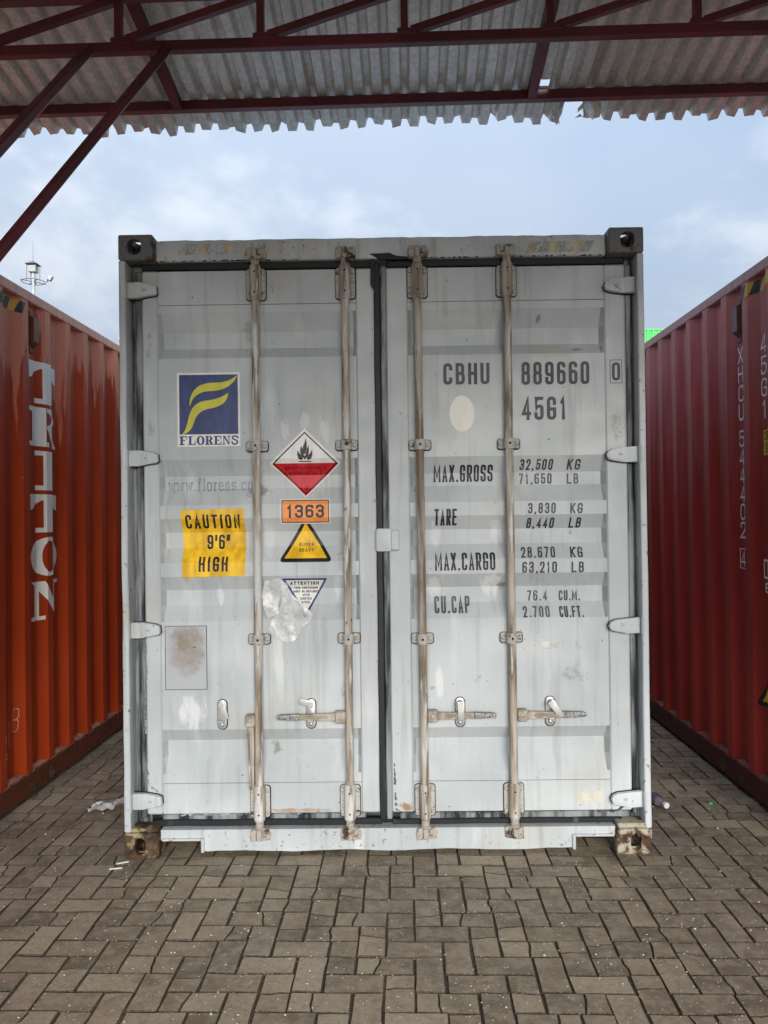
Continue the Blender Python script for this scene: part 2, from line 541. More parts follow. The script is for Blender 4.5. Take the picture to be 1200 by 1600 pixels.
m_haz_y2 = flat_mat('hazard_yellow', (0.70, 0.36, 0.015), 0.45, 0.1)
m_haz_k2 = flat_mat('hazard_black', (0.03, 0.03, 0.032), 0.5, 0.2)
m_white_lt = flat_mat('white_letters', (0.90, 0.89, 0.87), 0.5, 0.08, (0.72, 0.75), 20)
m_cream_lt = flat_mat('cream_letters', (0.88, 0.86, 0.80), 0.5, 0.05, (0.72, 0.76), 16)
m_chalk = flat_mat('chalk_scrawl', (0.62, 0.34, 0.22), 0.9, 0.2, (0.62, 0.75), 60)

m_orange = red_paint('orange_red_container', (0.46, 0.057, 0.012), (0.80, 0.35, 0.23), (0.37, 0.042, 0.008), 0.06)
m_maroon = red_paint('maroon_container', (0.42, 0.040, 0.032), (0.64, 0.29, 0.27), (0.33, 0.028, 0.022), 0.5)
m_orange_rail = flat_mat('orange_red_rail', (0.66, 0.29, 0.21), 0.42, 0.12)
m_maroon_rail = flat_mat('maroon_rail', (0.42, 0.19, 0.18), 0.42, 0.12)
m_rail_dk_l = rust_mat('bottom_rail_brown', 0.35, (0.14, 0.035, 0.016))
m_rail_dk_r = rust_mat('bottom_rail_maroon', 0.3, (0.075, 0.014, 0.013))
m_chip_l = flat_mat('chipped_seam_orange', (0.42, 0.20, 0.14), 0.6, 0.3)
m_chip_r = flat_mat('chipped_seam_maroon', (0.28, 0.10, 0.09), 0.6, 0.3)
m_green = flat_mat('bright_green_container', (0.05, 0.42, 0.09), 0.45, 0.15)
m_vent_l = flat_mat('vent_brown', (0.20, 0.075, 0.045), 0.5, 0.2)
m_vent_r = flat_mat('vent_grey_maroon', (0.17, 0.10, 0.095), 0.5, 0.2)

M = Mat('canopy_red_oxide')
a = M.mix(M.mask(3, 0.35, 0.65, detail=5), (0.070, 0.008, 0.012), (0.130, 0.014, 0.021))
a = M.mix(M.math('MULTIPLY', M.mask(9, 0.6, 0.72, detail=6), 0.7), a, (0.05, 0.035, 0.035))
m_oxide = M.set(a, 0.45, 0, M.bump(M.noise(40, detail=3), 0.15, 0.004))
M = Mat('canopy_sheet_zinc')
oi = M.n('ShaderNodeObjectInfo')
a = M.mix(M.mask(38, 0.35, 0.65, detail=5, rough=0.7), (0.64, 0.61, 0.56), (0.86, 0.83, 0.77))
a = M.mix(M.math('MULTIPLY', M.mask(1.0, 0.45, 0.7, sc=(9, 0.7, 9), detail=6), 0.30), a, (0.30, 0.27, 0.23))
a = M.mix(M.math('MULTIPLY', M.mask(1.0, 0.58, 0.7, sc=(6, 0.5, 6), detail=5, loc=(3, 3, 0)), 0.35), a, (0.42, 0.20, 0.13))
a = M.mix(M.math('MULTIPLY', oi.outputs['Random'], 0.2), a, (0.50, 0.45, 0.40))
m_zinc = M.set(a, M.rng(M.noise(20, detail=4), 0.3, 0.7, 0.32, 0.5), 0.25, M.bump(M.noise(25, detail=5), 0.12, 0.004))

# ------------------------------------------------------------------ helpers: flat print on shaped surfaces
def fillet(pts, r, closed, n=5):
    """round the corners of a polyline; pts are (x, y) or (x, y, 0) for a corner kept sharp"""
    out = []
    N = len(pts)
    for i, p in enumerate(pts):
        sharp = len(p) > 2
        P = Vector(p[:2])
        if sharp or (not closed and i in (0, N - 1)):
            out.append(P)
            continue
        A, B = Vector(pts[i - 1][:2]), Vector(pts[(i + 1) % N][:2])
        da, db = (A - P), (B - P)
        la, lb = da.length, db.length
        rr = min(r, la * 0.49 if (closed or i > 1) else la * 0.95, lb * 0.49 if (closed or i < N - 2) else lb * 0.95)
        p0, p1 = P + da / la * rr, P + db / lb * rr
        for k in range(n + 1):
            t = k / n
            out.append(p0 * (1 - t) ** 2 + P * 2 * t * (1 - t) + p1 * t * t)
    return out


def strip(pts, th, closed):
    """polyline -> list of quads of width th, mitred"""
    clean = [pts[0]]
    for p in pts[1:]:
        if (p - clean[-1]).length > 1e-6: clean.append(p)
    if closed and (clean[0] - clean[-1]).length < 1e-6: clean.pop()
    if not closed:      # square caps
        clean = [p.copy() for p in clean]
        clean[0] += (clean[0] - clean[1]).normalized() * th / 2
        clean[-1] += (clean[-1] - clean[-2]).normalized() * th / 2
    N = len(clean)
    L, Rr = [], []
    for i, p in enumerate(clean):
        ds = []
        if closed or i > 0: ds.append((p - clean[i - 1]).normalized())
        if closed or i < N - 1: ds.append((clean[(i + 1) % N] - p).normalized())
        d = sum(ds, Vector((0, 0)))
        if d.length < 1e-6: d = ds[0].copy()
        d.normalize()
        nrm = Vector((-d.y, d.x))
        k = 1.0
        if len(ds) == 2:
            k = 1.0 / max(0.45, abs(d.dot(ds[0])))
        L.append(p + nrm * th / 2 * k)
        Rr.append(p - nrm * th / 2 * k)
    q = []
    for i in range(N if closed else N - 1):
        j = (i + 1) % N
        q.append([L[i], L[j], Rr[j], Rr[i]])
    return q


R_ = 'r'
GLYPH = {  # unit box strokes: (closed, points)
    '0': [(1, [(0, 0), (1, 0), (1, 1), (0, 1)])],
    'O': [(1, [(0, 0), (1, 0), (1, 1), (0, 1)])],
    '1': [(0, [(0.22, 0.80, 0), (0.60, 1, 0), (0.60, 0, 0)])],
    '2': [(0, [(0, 0.74), (0, 1), (1, 1), (1, 0.58), (0, 0, 0), (1, 0)])],
    '3': [(0, [(0, 0.84), (0, 1), (1, 1), (1, 0.53), (0.35, 0.53)]), (0, [(0.62, 0.53), (1, 0.53), (1, 0), (0, 0), (0, 0.22)])],
    '4': [(0, [(0.76, 0), (0.76, 1, 0), (0, 0.24, 0), (1, 0.24)])],
    '5': [(0, [(0.95, 1), (0.08, 1, 0), (0.04, 0.50, 0), (0.12, 0.60), (1, 0.62), (1, 0), (0, 0), (0, 0.22)])],
    '6': [(1, [(0, 0), (1, 0), (1, 0.58), (0, 0.58)]), (0, [(0, 0.30), (0, 1), (1, 1), (1, 0.86)])],
    '7': [(0, [(0, 1), (1, 1, 0), (0.3, 0)])],
    '8': [(1, [(0.04, 0.52), (0.96, 0.52), (0.96, 1), (0.04, 1)]), (1, [(0, 0), (1, 0), (1, 0.52), (0, 0.52)])],
    '9': [(1, [(0, 0.42), (1, 0.42), (1, 1), (0, 1)]), (0, [(1, 0.70), (1, 0), (0, 0), (0, 0.22)])],
    'A': [(0, [(0, 0), (0.5, 1, 0), (1, 0)]), (0, [(0.18, 0.28), (0.82, 0.28)])],
    'B': [(1, [(0, 0, 0), (1, 0), (1, 0.52), (0, 0.52, 0)]), (0, [(0, 0.5), (0, 1, 0), (0.92, 1), (0.92, 0.52), (0.5, 0.52)])],
    'C': [(0, [(1, 0.78), (1, 1), (0, 1), (0, 0), (1, 0), (1, 0.22)])],
    'D': [(1, [(0, 0, 0), (1, 0), (1, 1), (0, 1, 0)])],
    'E': [(0, [(1, 1), (0, 1, 0), (0, 0, 0), (1, 0)]), (0, [(0, 0.52), (0.8, 0.52)])],
    'F': [(0, [(1, 1), (0, 1, 0), (0, 0)]), (0, [(0, 0.52), (0.8, 0.52)])],
    'G': [(0, [(1, 0.74), (1, 1), (0, 1), (0, 0), (1, 0), (1, 0.46, 0), (0.55, 0.46)])],
    'H': [(0, [(0, 0), (0, 1)]), (0, [(1, 0), (1, 1)]), (0, [(0, 0.52), (1, 0.52)])],
    'I': [(0, [(0.5, 0), (0.5, 1)])],
    'K': [(0, [(0, 0), (0, 1)]), (0, [(1, 1), (0.05, 0.42, 0)]), (0, [(0.3, 0.58), (1, 0)])],
    'L': [(0, [(0, 1), (0, 0, 0), (1, 0)])],
    'M': [(0, [(0, 0), (0, 1, 0), (0.5, 0.25, 0), (1, 1, 0), (1, 0)])],
    'N': [(0, [(0, 0), (0, 1, 0), (1, 0, 0), (1, 1)])],
    'P': [(0, [(0, 0), (0, 1, 0), (1, 1), (1, 0.44), (0, 0.44)])],
    'R': [(0, [(0, 0), (0, 1, 0), (1, 1), (1, 0.46), (0, 0.46)]), (0, [(0.5, 0.46), (1, 0)])],
    'S': [(0, [(1, 0.76), (1, 1), (0, 1), (0, 0.53), (1, 0.49), (1, 0), (0, 0), (0, 0.24)])],
    'T': [(0, [(0, 1), (1, 1)]), (0, [(0.5, 0), (0.5, 1)])],
    'U': [(0, [(0, 1), (0, 0), (1, 0), (1, 1)])],
    'V': [(0, [(0, 1), (0.5, 0, 0), (1, 1)])],
    'W': [(0, [(0, 1), (0.25, 0, 0), (0.5, 0.8, 0), (0.75, 0, 0), (1, 1)])],
    'X': [(0, [(0, 0), (1, 1)]), (0, [(0, 1), (1, 0)])],
    'Y': [(0, [(0, 1), (0.5, 0.5, 0), (1, 1)]), (0, [(0.5, 0.5), (0.5, 0)])],
    '.': [(0, [(0.5, 0.0), (0.5, 0.015)])],
    ',': [(0, [(0.55, 0.03), (0.40, -0.09)])],
    "'": [(0, [(0.42, 0.66), (0.58, 1)])],
    '"': [(0, [(0.10, 0.66), (0.24, 1)]), (0, [(0.76, 0.66), (0.90, 1)])],
    # small letters with slab feet (x-height 0.66)
    'w': [(0, [(0.02, 0.66), (0.27, 0.02, 0), (0.5, 0.62, 0), (0.73, 0.02, 0), (0.98, 0.66)]), (0, [(-0.1, 0.66), (0.16, 0.66)]), (0, [(0.84, 0.66), (1.1, 0.66)])],
    'f': [(0, [(0.35, 0), (0.35, 1), (0.95, 1), (0.95, 0.86)]), (0, [(0.0, 0.66), (0.8, 0.66)]), (0, [(0.08, 0), (0.65, 0)])],
    'l': [(0, [(0.5, 0), (0.5, 1)]), (0, [(0.15, 0), (0.85, 0)]), (0, [(0.2, 1), (0.5, 1)])],
    'o': [(1, [(0, 0), (1, 0), (1, 0.66), (0, 0.66)])],
    'r': [(0, [(0.3, 0), (0.3, 0.66)]), (0, [(0.3, 0.4), (0.45, 0.66), (1, 0.62)]), (0, [(0, 0), (0.65, 0)]), (0, [(0.05, 0.66), (0.3, 0.66)])],
    'e': [(0, [(0.02, 0.36), (1, 0.36, 0), (1, 0.66), (0, 0.66), (0, 0), (1, 0), (1, 0.14)])],
    'n': [(0, [(0.15, 0), (0.15, 0.66)]), (0, [(0.15, 0.45), (0.3, 0.66), (0.85, 0.66), (0.85, 0)]), (0, [(-0.05, 0), (0.35, 0)]), (0, [(0.65, 0), (1.05, 0)])],
    's': [(0, [(0.95, 0.52), (0.95, 0.66), (0.05, 0.66), (0.05, 0.34), (0.95, 0.32), (0.95, 0), (0.05, 0), (0.05, 0.16)])],
    'c': [(0, [(1, 0.5), (1, 0.66), (0, 0.66), (0, 0), (1, 0), (1, 0.14)])],
    'i': [(0, [(0.5, 0), (0.5, 0.66)]), (0, [(0.5, 0.86), (0.5, 1.0)])],
}
NARROW = {'1': 0.75, 'I': 0.45, '.': 0.45, ',': 0.45, "'": 0.5, '"': 0.7, 'M': 1.35, 'W': 1.4, 'w': 1.5, 'f': 0.75, 'l': 0.55, 'r': 0.8, 'i': 0.5}


def layout(text, x0, x1, z0, z1, th, gap=0.32, rad=0.5, lean=0.0, mi=0, layer=1):
    """text fitted in the box x0..x1, z0..z1 -> polygons (points, material index, layer)"""
    ws = [NARROW.get(c, 1.0) if c != ' ' else 0.6 for c in text]
    tot = sum(ws) + gap * (len(text) - 1)
    u = (x1 - x0) / tot
    x = x0
    out = []
    h = z1 - z0
    for c, w in zip(text, ws):
        W = w * u
        if c in GLYPH:
            iw, ih = max(W - th, W * 0.15), h - th
            r = min(iw, ih) * rad
            for si, (cl, pts) in enumerate(GLYPH[c]):
                pp = [(x + th / 2 + p[0] * iw, z0 + th / 2 + p[1] * ih) + ((0,) if len(p) > 2 else ()) for p in pts]
                fp = fillet(pp, r, bool(cl))
                if lean: fp = [Vector((p.x + (p.y - z0) * lean, p.y)) for p in fp]
                for q in strip(fp, th, bool(cl)):
                    out.append((q, mi, layer + si * 0.25))
        x += W + gap * u
    return out


def poly(pts, mi=0, layer=0):
    return [([Vector(p) for p in pts], mi, layer)]


def rect(x0, x1, z0, z1, mi=0, layer=0):
    return poly([(x0, z0), (x1, z0), (x1, z1), (x0, z1)], mi, layer)


def frame(x0, x1, z0, z1, t, mi=0, layer=0):
    return (rect(x0, x1, z0, z0 + t, mi, layer) + rect(x0, x1, z1 - t, z1, mi, layer) +
            rect(x0, x0 + t, z0 + t, z1 - t, mi, layer) + rect(x1 - t, x1, z0 + t, z1 - t, mi, layer))


def decal(name, polys, mats, parent, mapf, cuts_u=(), cuts_v=(), eps=0.0006, base=0.0012, grid=None):
    """flat polygons (u, v) cut at the folds of the surface and laid on it by mapf(u, v, offset)"""
    bm = BM()
    lay = bm.verts.layers.float.new('lay')
    for pts, mi, ly in polys:
        vv = []
        for p in pts:
            v = bm.verts.new((p[0], p[1], 0))
            v[lay] = ly
            vv.append(v)
        try:
            f = bm.faces.new(vv)
            f.material_index = mi
        except ValueError:
            pass
    us = [v.co.x for v in bm.verts]
    vs2 = [v.co.y for v in bm.verts]
    u0, u1, v0, v1 = min(us), max(us), min(vs2), max(vs2)
    for c in cuts_u:
        if u0 < c < u1:
            bmesh.ops.bisect_plane(bm, geom=bm.verts[:] + bm.edges[:] + bm.faces[:], plane_co=(c, 0, 0), plane_no=(1, 0, 0))
    for c in cuts_v:
        if v0 < c < v1:
            bmesh.ops.bisect_plane(bm, geom=bm.verts[:] + bm.edges[:] + bm.faces[:], plane_co=(0, c, 0), plane_no=(0, 1, 0))
    for v in bm.verts:
        v.co = Vector(mapf(v.co.x, v.co.y, base + eps * v[lay]))
    return finish(name, bm, mats, parent, recalc=False)


# ================================================================== GROUND AND PAVING
def ground_mat(name, c0, c1, sc=6.0):
    M = Mat(name)
    a = M.mix(M.mask(sc, 0.3, 0.7, detail=8, rough=0.65), c0, c1)
    return M.set(a, 0.85, 0, M.bump(M.noise(60, detail=6), 0.4, 0.01))


bm = BM()
R0 = 1500
for x0, x1, y0, y1 in ((-R0, R0, -R0, R0),):
    f = bm.faces.new([bm.verts.new(p) for p in ((x0, y0, 0), (x1, y0, 0), (x1, y1, 0), (x0, y1, 0))])
g = finish('ground', bm, ground_mat('yard_ground', (0.05, 0.047, 0.050), (0.10, 0.095, 0.085), 0.7))
g.location.z = -0.055
tag(g, 'dark worn yard ground beyond the paved bay', 'ground', kind='structure')

M = Mat('joint_sand')
a = M.mix(M.mask(90, 0.35, 0.65, detail=5), (0.045, 0.036, 0.025), (0.110, 0.088, 0.062))
a = M.mix(M.mask(170, 0.67, 0.72, detail=2), a, (0.35, 0.33, 0.29))
m_joint = M.set(a, 0.9, 0, M.bump(M.noise(150, detail=4), 0.7, 0.006))

M = Mat('concrete_paver')
oi = M.n('ShaderNodeObjectInfo')
geo = M.n('ShaderNodeNewGeometry')
wp = geo.outputs['Position']
rnd = M.math('ADD', oi.outputs['Random'], geo.outputs['Random Per Island'])
a = M.mix(M.math('FRACT', M.math('MULTIPLY', rnd, 3.7)), (0.165, 0.130, 0.090), (0.450, 0.364, 0.264))
a = M.mix(M.math('MULTIPLY', M.mask(1.1, 0.45, 0.62, detail=5, co=wp), 0.60), a, (0.125, 0.098, 0.068))
a = M.mix(M.math('MULTIPLY', M.mask(42, 0.4, 0.7, detail=6, rough=0.7, co=wp), 0.6), a, (0.150, 0.125, 0.095))
a = M.mix(M.math('MULTIPLY', M.mask(16, 0.42, 0.60, detail=8, rough=0.7, co=wp, loc=(2, 9, 0)), 0.5), a, (0.42, 0.345, 0.255))
a = M.mix(M.math('MULTIPLY', M.mask(3.2, 0.56, 0.70, detail=6, co=wp, loc=(7, 3, 0)), 0.65), a, (0.115, 0.092, 0.065))
a = M.mix(M.math('MULTIPLY', M.mask(9, 0.58, 0.72, detail=7, co=wp), 0.45), a, (0.36, 0.30, 0.22))
vor = M.n('ShaderNodeTexVoronoi')
vor.inputs['Scale'].default_value = 48
M.l(wp, vor.inputs['Vector'])
dots = M.rng(vor.outputs['Distance'], 0.10, 0.17, 1.0, 0.0)
sel = M.rng(M.n('ShaderNodeSeparateColor').inputs[0] if False else M.noise(40, detail=2, co=wp), 0.5, 0.6)
colsep = M.n('ShaderNodeSeparateColor')
M.l(vor.outputs['Color'], colsep.inputs[0])
pick = M.rng(colsep.outputs[0], 0.40, 0.65)
a = M.mix(M.math('MULTIPLY', M.math('MULTIPLY', dots, pick), 0.9), a, (0.75, 0.71, 0.62))
vor2 = M.n('ShaderNodeTexVoronoi')
vor2.inputs['Scale'].default_value = 210
M.l(wp, vor2.inputs['Vector'])
pits = M.rng(vor2.outputs['Distance'], 0.12, 0.25, 0.65, 0.0)
a = M.mix(pits, a, (0.08, 0.066, 0.05))
hgt = M.math('ADD', M.noise(120, detail=6, rough=0.7, co=wp), M.math('MULTIPLY', pits, -0.5))
wet = M.mask(1.5, 0.5, 0.68, detail=4, co=wp, loc=(4, 0, 0))
m_paver = M.set(a, M.rng(wet, 0, 1, 0.55, 0.22), 0, M.bump(hgt, 0.55, 0.006), 0.5)

pav = empty('pavement')
tag(pav, 'herringbone pavement of worn grey concrete block pavers', 'pavement', kind='structure')
bm = BM()
X0, X1, Y0, Y1 = -6.0, 6.0, -6.0, 12.5
gx_, gy_ = 170, 190
sg = [[bm.verts.new((X0 + (X1 - X0) * a_ / gx_, Y0 + (Y1 - Y0) * b_ / gy_, 0.0036 * mnoise.noise(Vector((a_ * 0.31, b_ * 0.43, 0))) + 0.002 * mnoise.noise(Vector((a_ * 0.9, b_ * 1.1, 4))))) for b_ in range(gy_ + 1)] for a_ in range(gx_ + 1)]
for a_ in range(gx_):
    for b_ in range(gy_):
        bm.faces.new((sg[a_][b_], sg[a_ + 1][b_], sg[a_ + 1][b_ + 1], sg[a_][b_ + 1]))
sand = finish('joint_sand', bm, m_joint, pav)
sand.location.z = -0.0075
tag(sand, kind='stuff')


def paver_piece(bm, outline, h=0.055, top=0.0, ch=0.003, tf=None):
    n = len(outline)
    cx = sum(p[0] for p in outline) / n
    cy = sum(p[1] for p in outline) / n
    rings = []
    for k, z in ((1.0, -h), (1.0, top - ch), (0, top)):
        rg = []
        for x, y in outline:
            if k == 0:
                d = Vector((cx - x, cy - y))
                d = d.normalized() * ch
                x, y = x + d.x, y + d.y
            p = Vector((x, y, z))
            rg.append(bm.verts.new(tf @ p if tf else p))
        rings.append(rg)
    for a_, b_ in zip(rings, rings[1:]):
        for i in range(n):
            bm.faces.new((a_[i], a_[(i + 1) % n], b_[(i + 1) % n], b_[i])).material_index = 1
    bm.faces.new(rings[-1])


def j(a=0.0022):
    return random.uniform(-a, a)


def paver_outlines(kind):
    L, W = 0.1990 / 2, 0.0978 / 2

    def edge(pts):
        return [(x + j(), y + j()) for x, y in pts]
    if kind == 'whole':
        return [edge([(-L, -W + 0.002), (-L + 0.003, -W), (0.02, -W), (L - 0.003, -W), (L, -W + 0.003), (L, W - 0.003), (L - 0.004, W), (-0.02, W), (-L + 0.003, W), (-L, W - 0.003)])]
    c = random.uniform(-0.03, 0.03)
    s = random.uniform(-0.012, 0.012)
    g_ = random.uniform(0.0025, 0.0055)
    k1, k2 = random.uniform(-0.006, 0.006), random.uniform(-0.006, 0.006)
    crack = [(c - s, -W), (c - s * 0.3 + k1, -W * 0.33), (c + s * 0.3 + k2, W * 0.33), (c + s, W)]
    left = edge([(-L, -W), ]) + [(x - g_ / 2, y) for x, y in crack] + edge([(-L, W)])
    right = edge([(L, W)]) + [(x + g_ / 2, y) for x, y in crack[::-1]] + edge([(L, -W)])
    return [left, right]


def paver_mesh(kind):
    bm = BM()
    for i, o_ in enumerate(paver_outlines(kind)):
        paver_piece(bm, o_, top=(0 if i == 0 else random.uniform(-0.002, 0.0015)), ch=random.uniform(0.002, 0.004))
    bmesh.ops.recalc_face_normals(bm, faces=bm.faces[:])
    me = bpy.data.meshes.new('paver')
    bm.to_mesh(me)
    bm.free()
    me.materials.append(m_paver)
    me.materials.append(m_joint)
    return me


whole = [paver_mesh('whole') for _ in range(7)]
broken = [paver_mesh('broken') for _ in range(8)]
PU = 0.1035
PROT = radians(-1.2)
OX, OY = 0.013, 0.02
bricks = []
iu0, iu1 = int(-6.4 / PU), int(6.4 / PU)
for iy in range(int(-6.2 / PU), int(12.8 / PU)):
    for ix in range(iu0, iu1):
        k = (ix - iy) % 4
        if k == 0:
            cx, cy, ang = (ix + 1) * PU, (iy + 0.5) * PU, 0.0
        elif k == 3:
            cx, cy, ang = (ix + 0.5) * PU, (iy + 1) * PU, pi / 2
        else:
            continue
        x = OX + cx * cos(PROT) - cy * sin(PROT)
        y = OY + cx * sin(PROT) + cy * cos(PROT)
        if X0 + 0.15 < x < X1 - 0.15 and Y0 + 0.15 < y < Y1 - 0.15:
            bricks.append((x, y, ang + PROT))
inv = cam.matrix_world.inverted()


def seen(x, y):
    p = inv @ Vector((x, y, 0))
    if p.z > -0.3: return 0
    u, v = 1210 * p.x / -p.z, 1210 * p.y / -p.z
    if abs(u) > 640 or abs(v) > 860: return 0
    if y > 0.03 and (-1.22 < x < 1.22 or x < -2.03 or x > 1.98): return 0
    return 1.0 / (-p.z) ** 3


bricks.sort(key=lambda b: -seen(b[0], b[1]))
rest_bm = BM()
for i, (x, y, a_) in enumerate(bricks):
    br = random.random() < 0.42
    z = random.uniform(-0.0025, 0.0015) - (0.001 if random.random() < 0.06 else 0)
    tx, ty = random.uniform(-0.016, 0.016), random.uniform(-0.008, 0.008)
    rz = a_ + (pi if random.random() < 0.5 else 0) + random.uniform(-0.012, 0.012)
    if i < 300:
        me = random.choice(broken if br else whole)
        o = link_mesh('paver', me, pav)
        o.location = (x + j(0.0012), y + j(0.0012), z)
        o.rotation_euler = (tx, ty, rz)
    else:
        if y > 0.3 and -1.1 < x < 1.1 and y < 11.8: continue
        tf = Matrix.Translation((x, y, z)) @ Matrix.Rotation(rz, 4, 'Z') @ Matrix.Rotation(tx, 4, 'X') @ Matrix.Rotation(ty, 4, 'Y')
        far = y > 4.5 or y < -4.2 or abs(x) > 3
        if far:
            vv = [rest_bm.verts.new(tf @ Vector(p)) for p in ((-0.099, -0.048, 0), (0.099, -0.048, 0), (0.099, 0.048, 0), (-0.099, 0.048, 0), (-0.1, -0.049, -0.03), (0.1, -0.049, -0.03), (0.1, 0.049, -0.03), (-0.1, 0.049, -0.03))]
            for q in ((0, 1, 2, 3), (4, 5, 1, 0), (5, 6, 2, 1), (6, 7, 3, 2), (7, 4, 0, 3)):
                rest_bm.faces.new([vv[k] for k in q])
        else:
            for o_ in paver_outlines('broken' if br else 'whole'):
                paver_piece(rest_bm, o_, tf=tf)
rest = finish('paver_field', rest_bm, [m_paver, m_joint], pav)
tag(rest, 'further pavers of the same herringbone pavement', kind='stuff')

# ================================================================== CONTAINERS
# ------------------------------------------------ the grey container
box_root = empty('shipping_container', (0, 0, 0))
tag(box_root, 'pale grey shipping container seen from its door end, standing between two red ones', 'container')
HW, HT, LEN = 1.219, 2.896, 12.192


def make_casting(name, mats, parent, sx, top, front_hole, rot_hole=0.0):
    """hollow corner casting with an oval opening in its end, side and top/bottom"""
    bm = BM()
    x0, x1 = (HW - 0.162, HW)
    z0, z1 = (HT - 0.118, HT) if top else (0.0, 0.118)
    box(bm, x0, x1, 0, 0.178, z0, z1, 0.009, seg=3)
    me = bpy.data.meshes.new(name)
    bm.to_mesh(me)
    bm.free()
    body = bpy.data.objects.new(name, me)
    COL.objects.link(body)
    cm = BM()
    t = 0.026
    box(cm, x0 + t, x1 - t, t, 0.178 - t, z0 + t, z1 - t)
    cx, cz = (x0 + x1) / 2 + 0.012, (z0 + z1) / 2

    def oval(axis, c, w, h, d0, d1):
        pts = []
        for k in range(24):
            aa = 2 * pi * k / 24
            ex, ey = (w / 2) * cos(aa), (h / 2) * sin(aa)
            n_ = (abs(cos(aa)) ** 2.6 + abs(sin(aa)) ** 2.6) ** (-1 / 2.6)
            pts.append((ex * n_, ey * n_))
        rg = []
        for d in (d0, d1):
            r_ = []
            for px_, py_ in pts:
                if axis == 'y': p = (c[0] + px_, d, c[1] + py_)
                elif axis == 'x': p = (d, c[0] + px_, c[1] + py_)
                else: p = (c[0] + px_, c[1] + py_, d)
                r_.append(cm.verts.new(p))
            rg.append(r_)
        for k in range(24):
            cm.faces.new((rg[0][k], rg[0][(k + 1) % 24], rg[1][(k + 1) % 24], rg[1][k]))
        cm.faces.new(rg[0])
        cm.faces.new(rg[1][::-1])
    bmesh.ops.recalc_face_normals(cm, faces=cm.faces[:])
    cutters = []

    def flush():
        nonlocal cm
        bmesh.ops.recalc_face_normals(cm, faces=cm.faces[:])
        m2 = bpy.data.meshes.new('cut')
        cm.to_mesh(m2)
        cm.free()
        o2 = bpy.data.objects.new('cut', m2)
        COL.objects.link(o2)
        cutters.append(o2)
        cm = BM()
    flush()
    oval('y', (cx - 0.006, cz), front_hole[0], front_hole[1], -0.05, t + 0.004)
    flush()
    oval('x', (0.098, cz), 0.10, 0.062, x1 - t - 0.004, x1 + 0.05)
    flush()
    if top: oval('z', (cx - 0.01, 0.09), 0.064, 0.11, z1 - t - 0.004, z1 + 0.05)
    else: oval('z', (cx - 0.01, 0.09), 0.064, 0.11, z0 - 0.05, z0 + t + 0.004)
    flush()
    cm.free()
    for c in cutters:
        md = body.modifiers.new('b', 'BOOLEAN')
        md.operation = 'DIFFERENCE'
        md.object = c
        md.solver = 'EXACT'
    dg = bpy.context.evaluated_depsgraph_get()
    me2 = bpy.data.meshes.new_from_object(body.evaluated_get(dg))
    bpy.data.objects.remove(body)
    for c in cutters: bpy.data.objects.remove(c)
    if sx < 0:
        me2.transform(Matrix.Scale(-1, 4, (1, 0, 0)))
        me2.flip_normals()
    me2.materials.clear()
    me2.materials.append(mats)
    o = link_mesh(name, me2, parent)
    return o


for sx, top, mt, fh in ((-1, 1, m_cast_top, (0.068, 0.074)), (1, 1, m_cast_top, (0.068, 0.074)), (-1, 0, m_cast_l, (0.05, 0.078)), (1, 0, m_cast_r, (0.05, 0.078))):
    make_casting('corner_casting', mt, box_root, sx, top, fh)
bm = BM()
for sx in (-1, 1):
    for z0 in (0, HT - 0.118):
        x0, x1 = (HW - 0.162, HW) if sx > 0 else (-HW, -HW + 0.162)
        bx = BM()
        box(bx, x0, x1, LEN - 0.178, LEN, z0, z0 + 0.118, 0.008)
        finish('corner_casting', bx, m_cast_top, box_root)


def wobble(bm_verts, amp, fr=1.0, axis=0, seed=0):
    rnd_ = random.Random(seed)
    ph = [(rnd_.uniform(0, 6.28), rnd_.uniform(2, 9) * fr, rnd_.uniform(0.3, 1)) for _ in range(5)]
    for v in bm_verts:
        s = v.co.z if axis != 2 else v.co.x
        d = sum(a_ * sin(s * f_ + p_) for p_, f_, a_ in ph) / 3
        v.co[axis] += d * amp


def long_box(x0, x1, y0, y1, z0, z1, n, along, bev=0.004):
    bm = BM()
    box(bm, x0, x1, y0, y1, z0, z1, bev)
    lo, hi = (z0, z1) if along == 2 else (x0, x1)
    for k in range(1, n):
        c = lo + (hi - lo) * k / n
        co, no = [0, 0, 0], [0, 0, 0]
        co[along], no[along] = c, 1
        bmesh.ops.bisect_plane(bm, geom=bm.verts[:] + bm.edges[:] + bm.faces[:], plane_co=co, plane_no=no)
    return bm


# header: battered top edge
bm = long_box(-HW + 0.163, HW - 0.163, 0.045, 0.13, 2.782, 2.880, 60, 0, 0.005)
for v in bm.verts:
    if v.co.z > 2.84:
        v.co.z += 0.0008 * sin(v.co.x * 31) + 0.0010 * sin(v.co.x * 13 + 1) - (0.006 if 0.98 < v.co.x else 0) * random.random() + random.uniform(-0.0012, 0.0012)
header = finish('door_header', bm, m_paint_edge, box_root)
stripes = []
for x in (-0.955, -0.845, -0.735, -0.63):
    stripes += poly([(x - 0.025, 2.812), (x + 0.025, 2.812), (x + 0.055, 2.862), (x + 0.005, 2.862)], 0)
    stripes += poly([(x + 0.030, 2.812), (x + 0.075, 2.812), (x + 0.105, 2.862), (x + 0.06, 2.862)], 1)
decal('hazard_stripes', stripes, [m_haz_y, m_haz_k], header, lambda u, v, o: (u, 0.045 - o, v))
stripes = []
for x in (0.70, 0.80, 0.90):
    stripes += poly([(x - 0.025, 2.798), (x + 0.025, 2.798), (x + 0.055, 2.850), (x + 0.005, 2.850)], 0)
    stripes += poly([(x + 0.030, 2.798), (x + 0.075, 2.798), (x + 0.105, 2.850), (x + 0.06, 2.850)], 1)
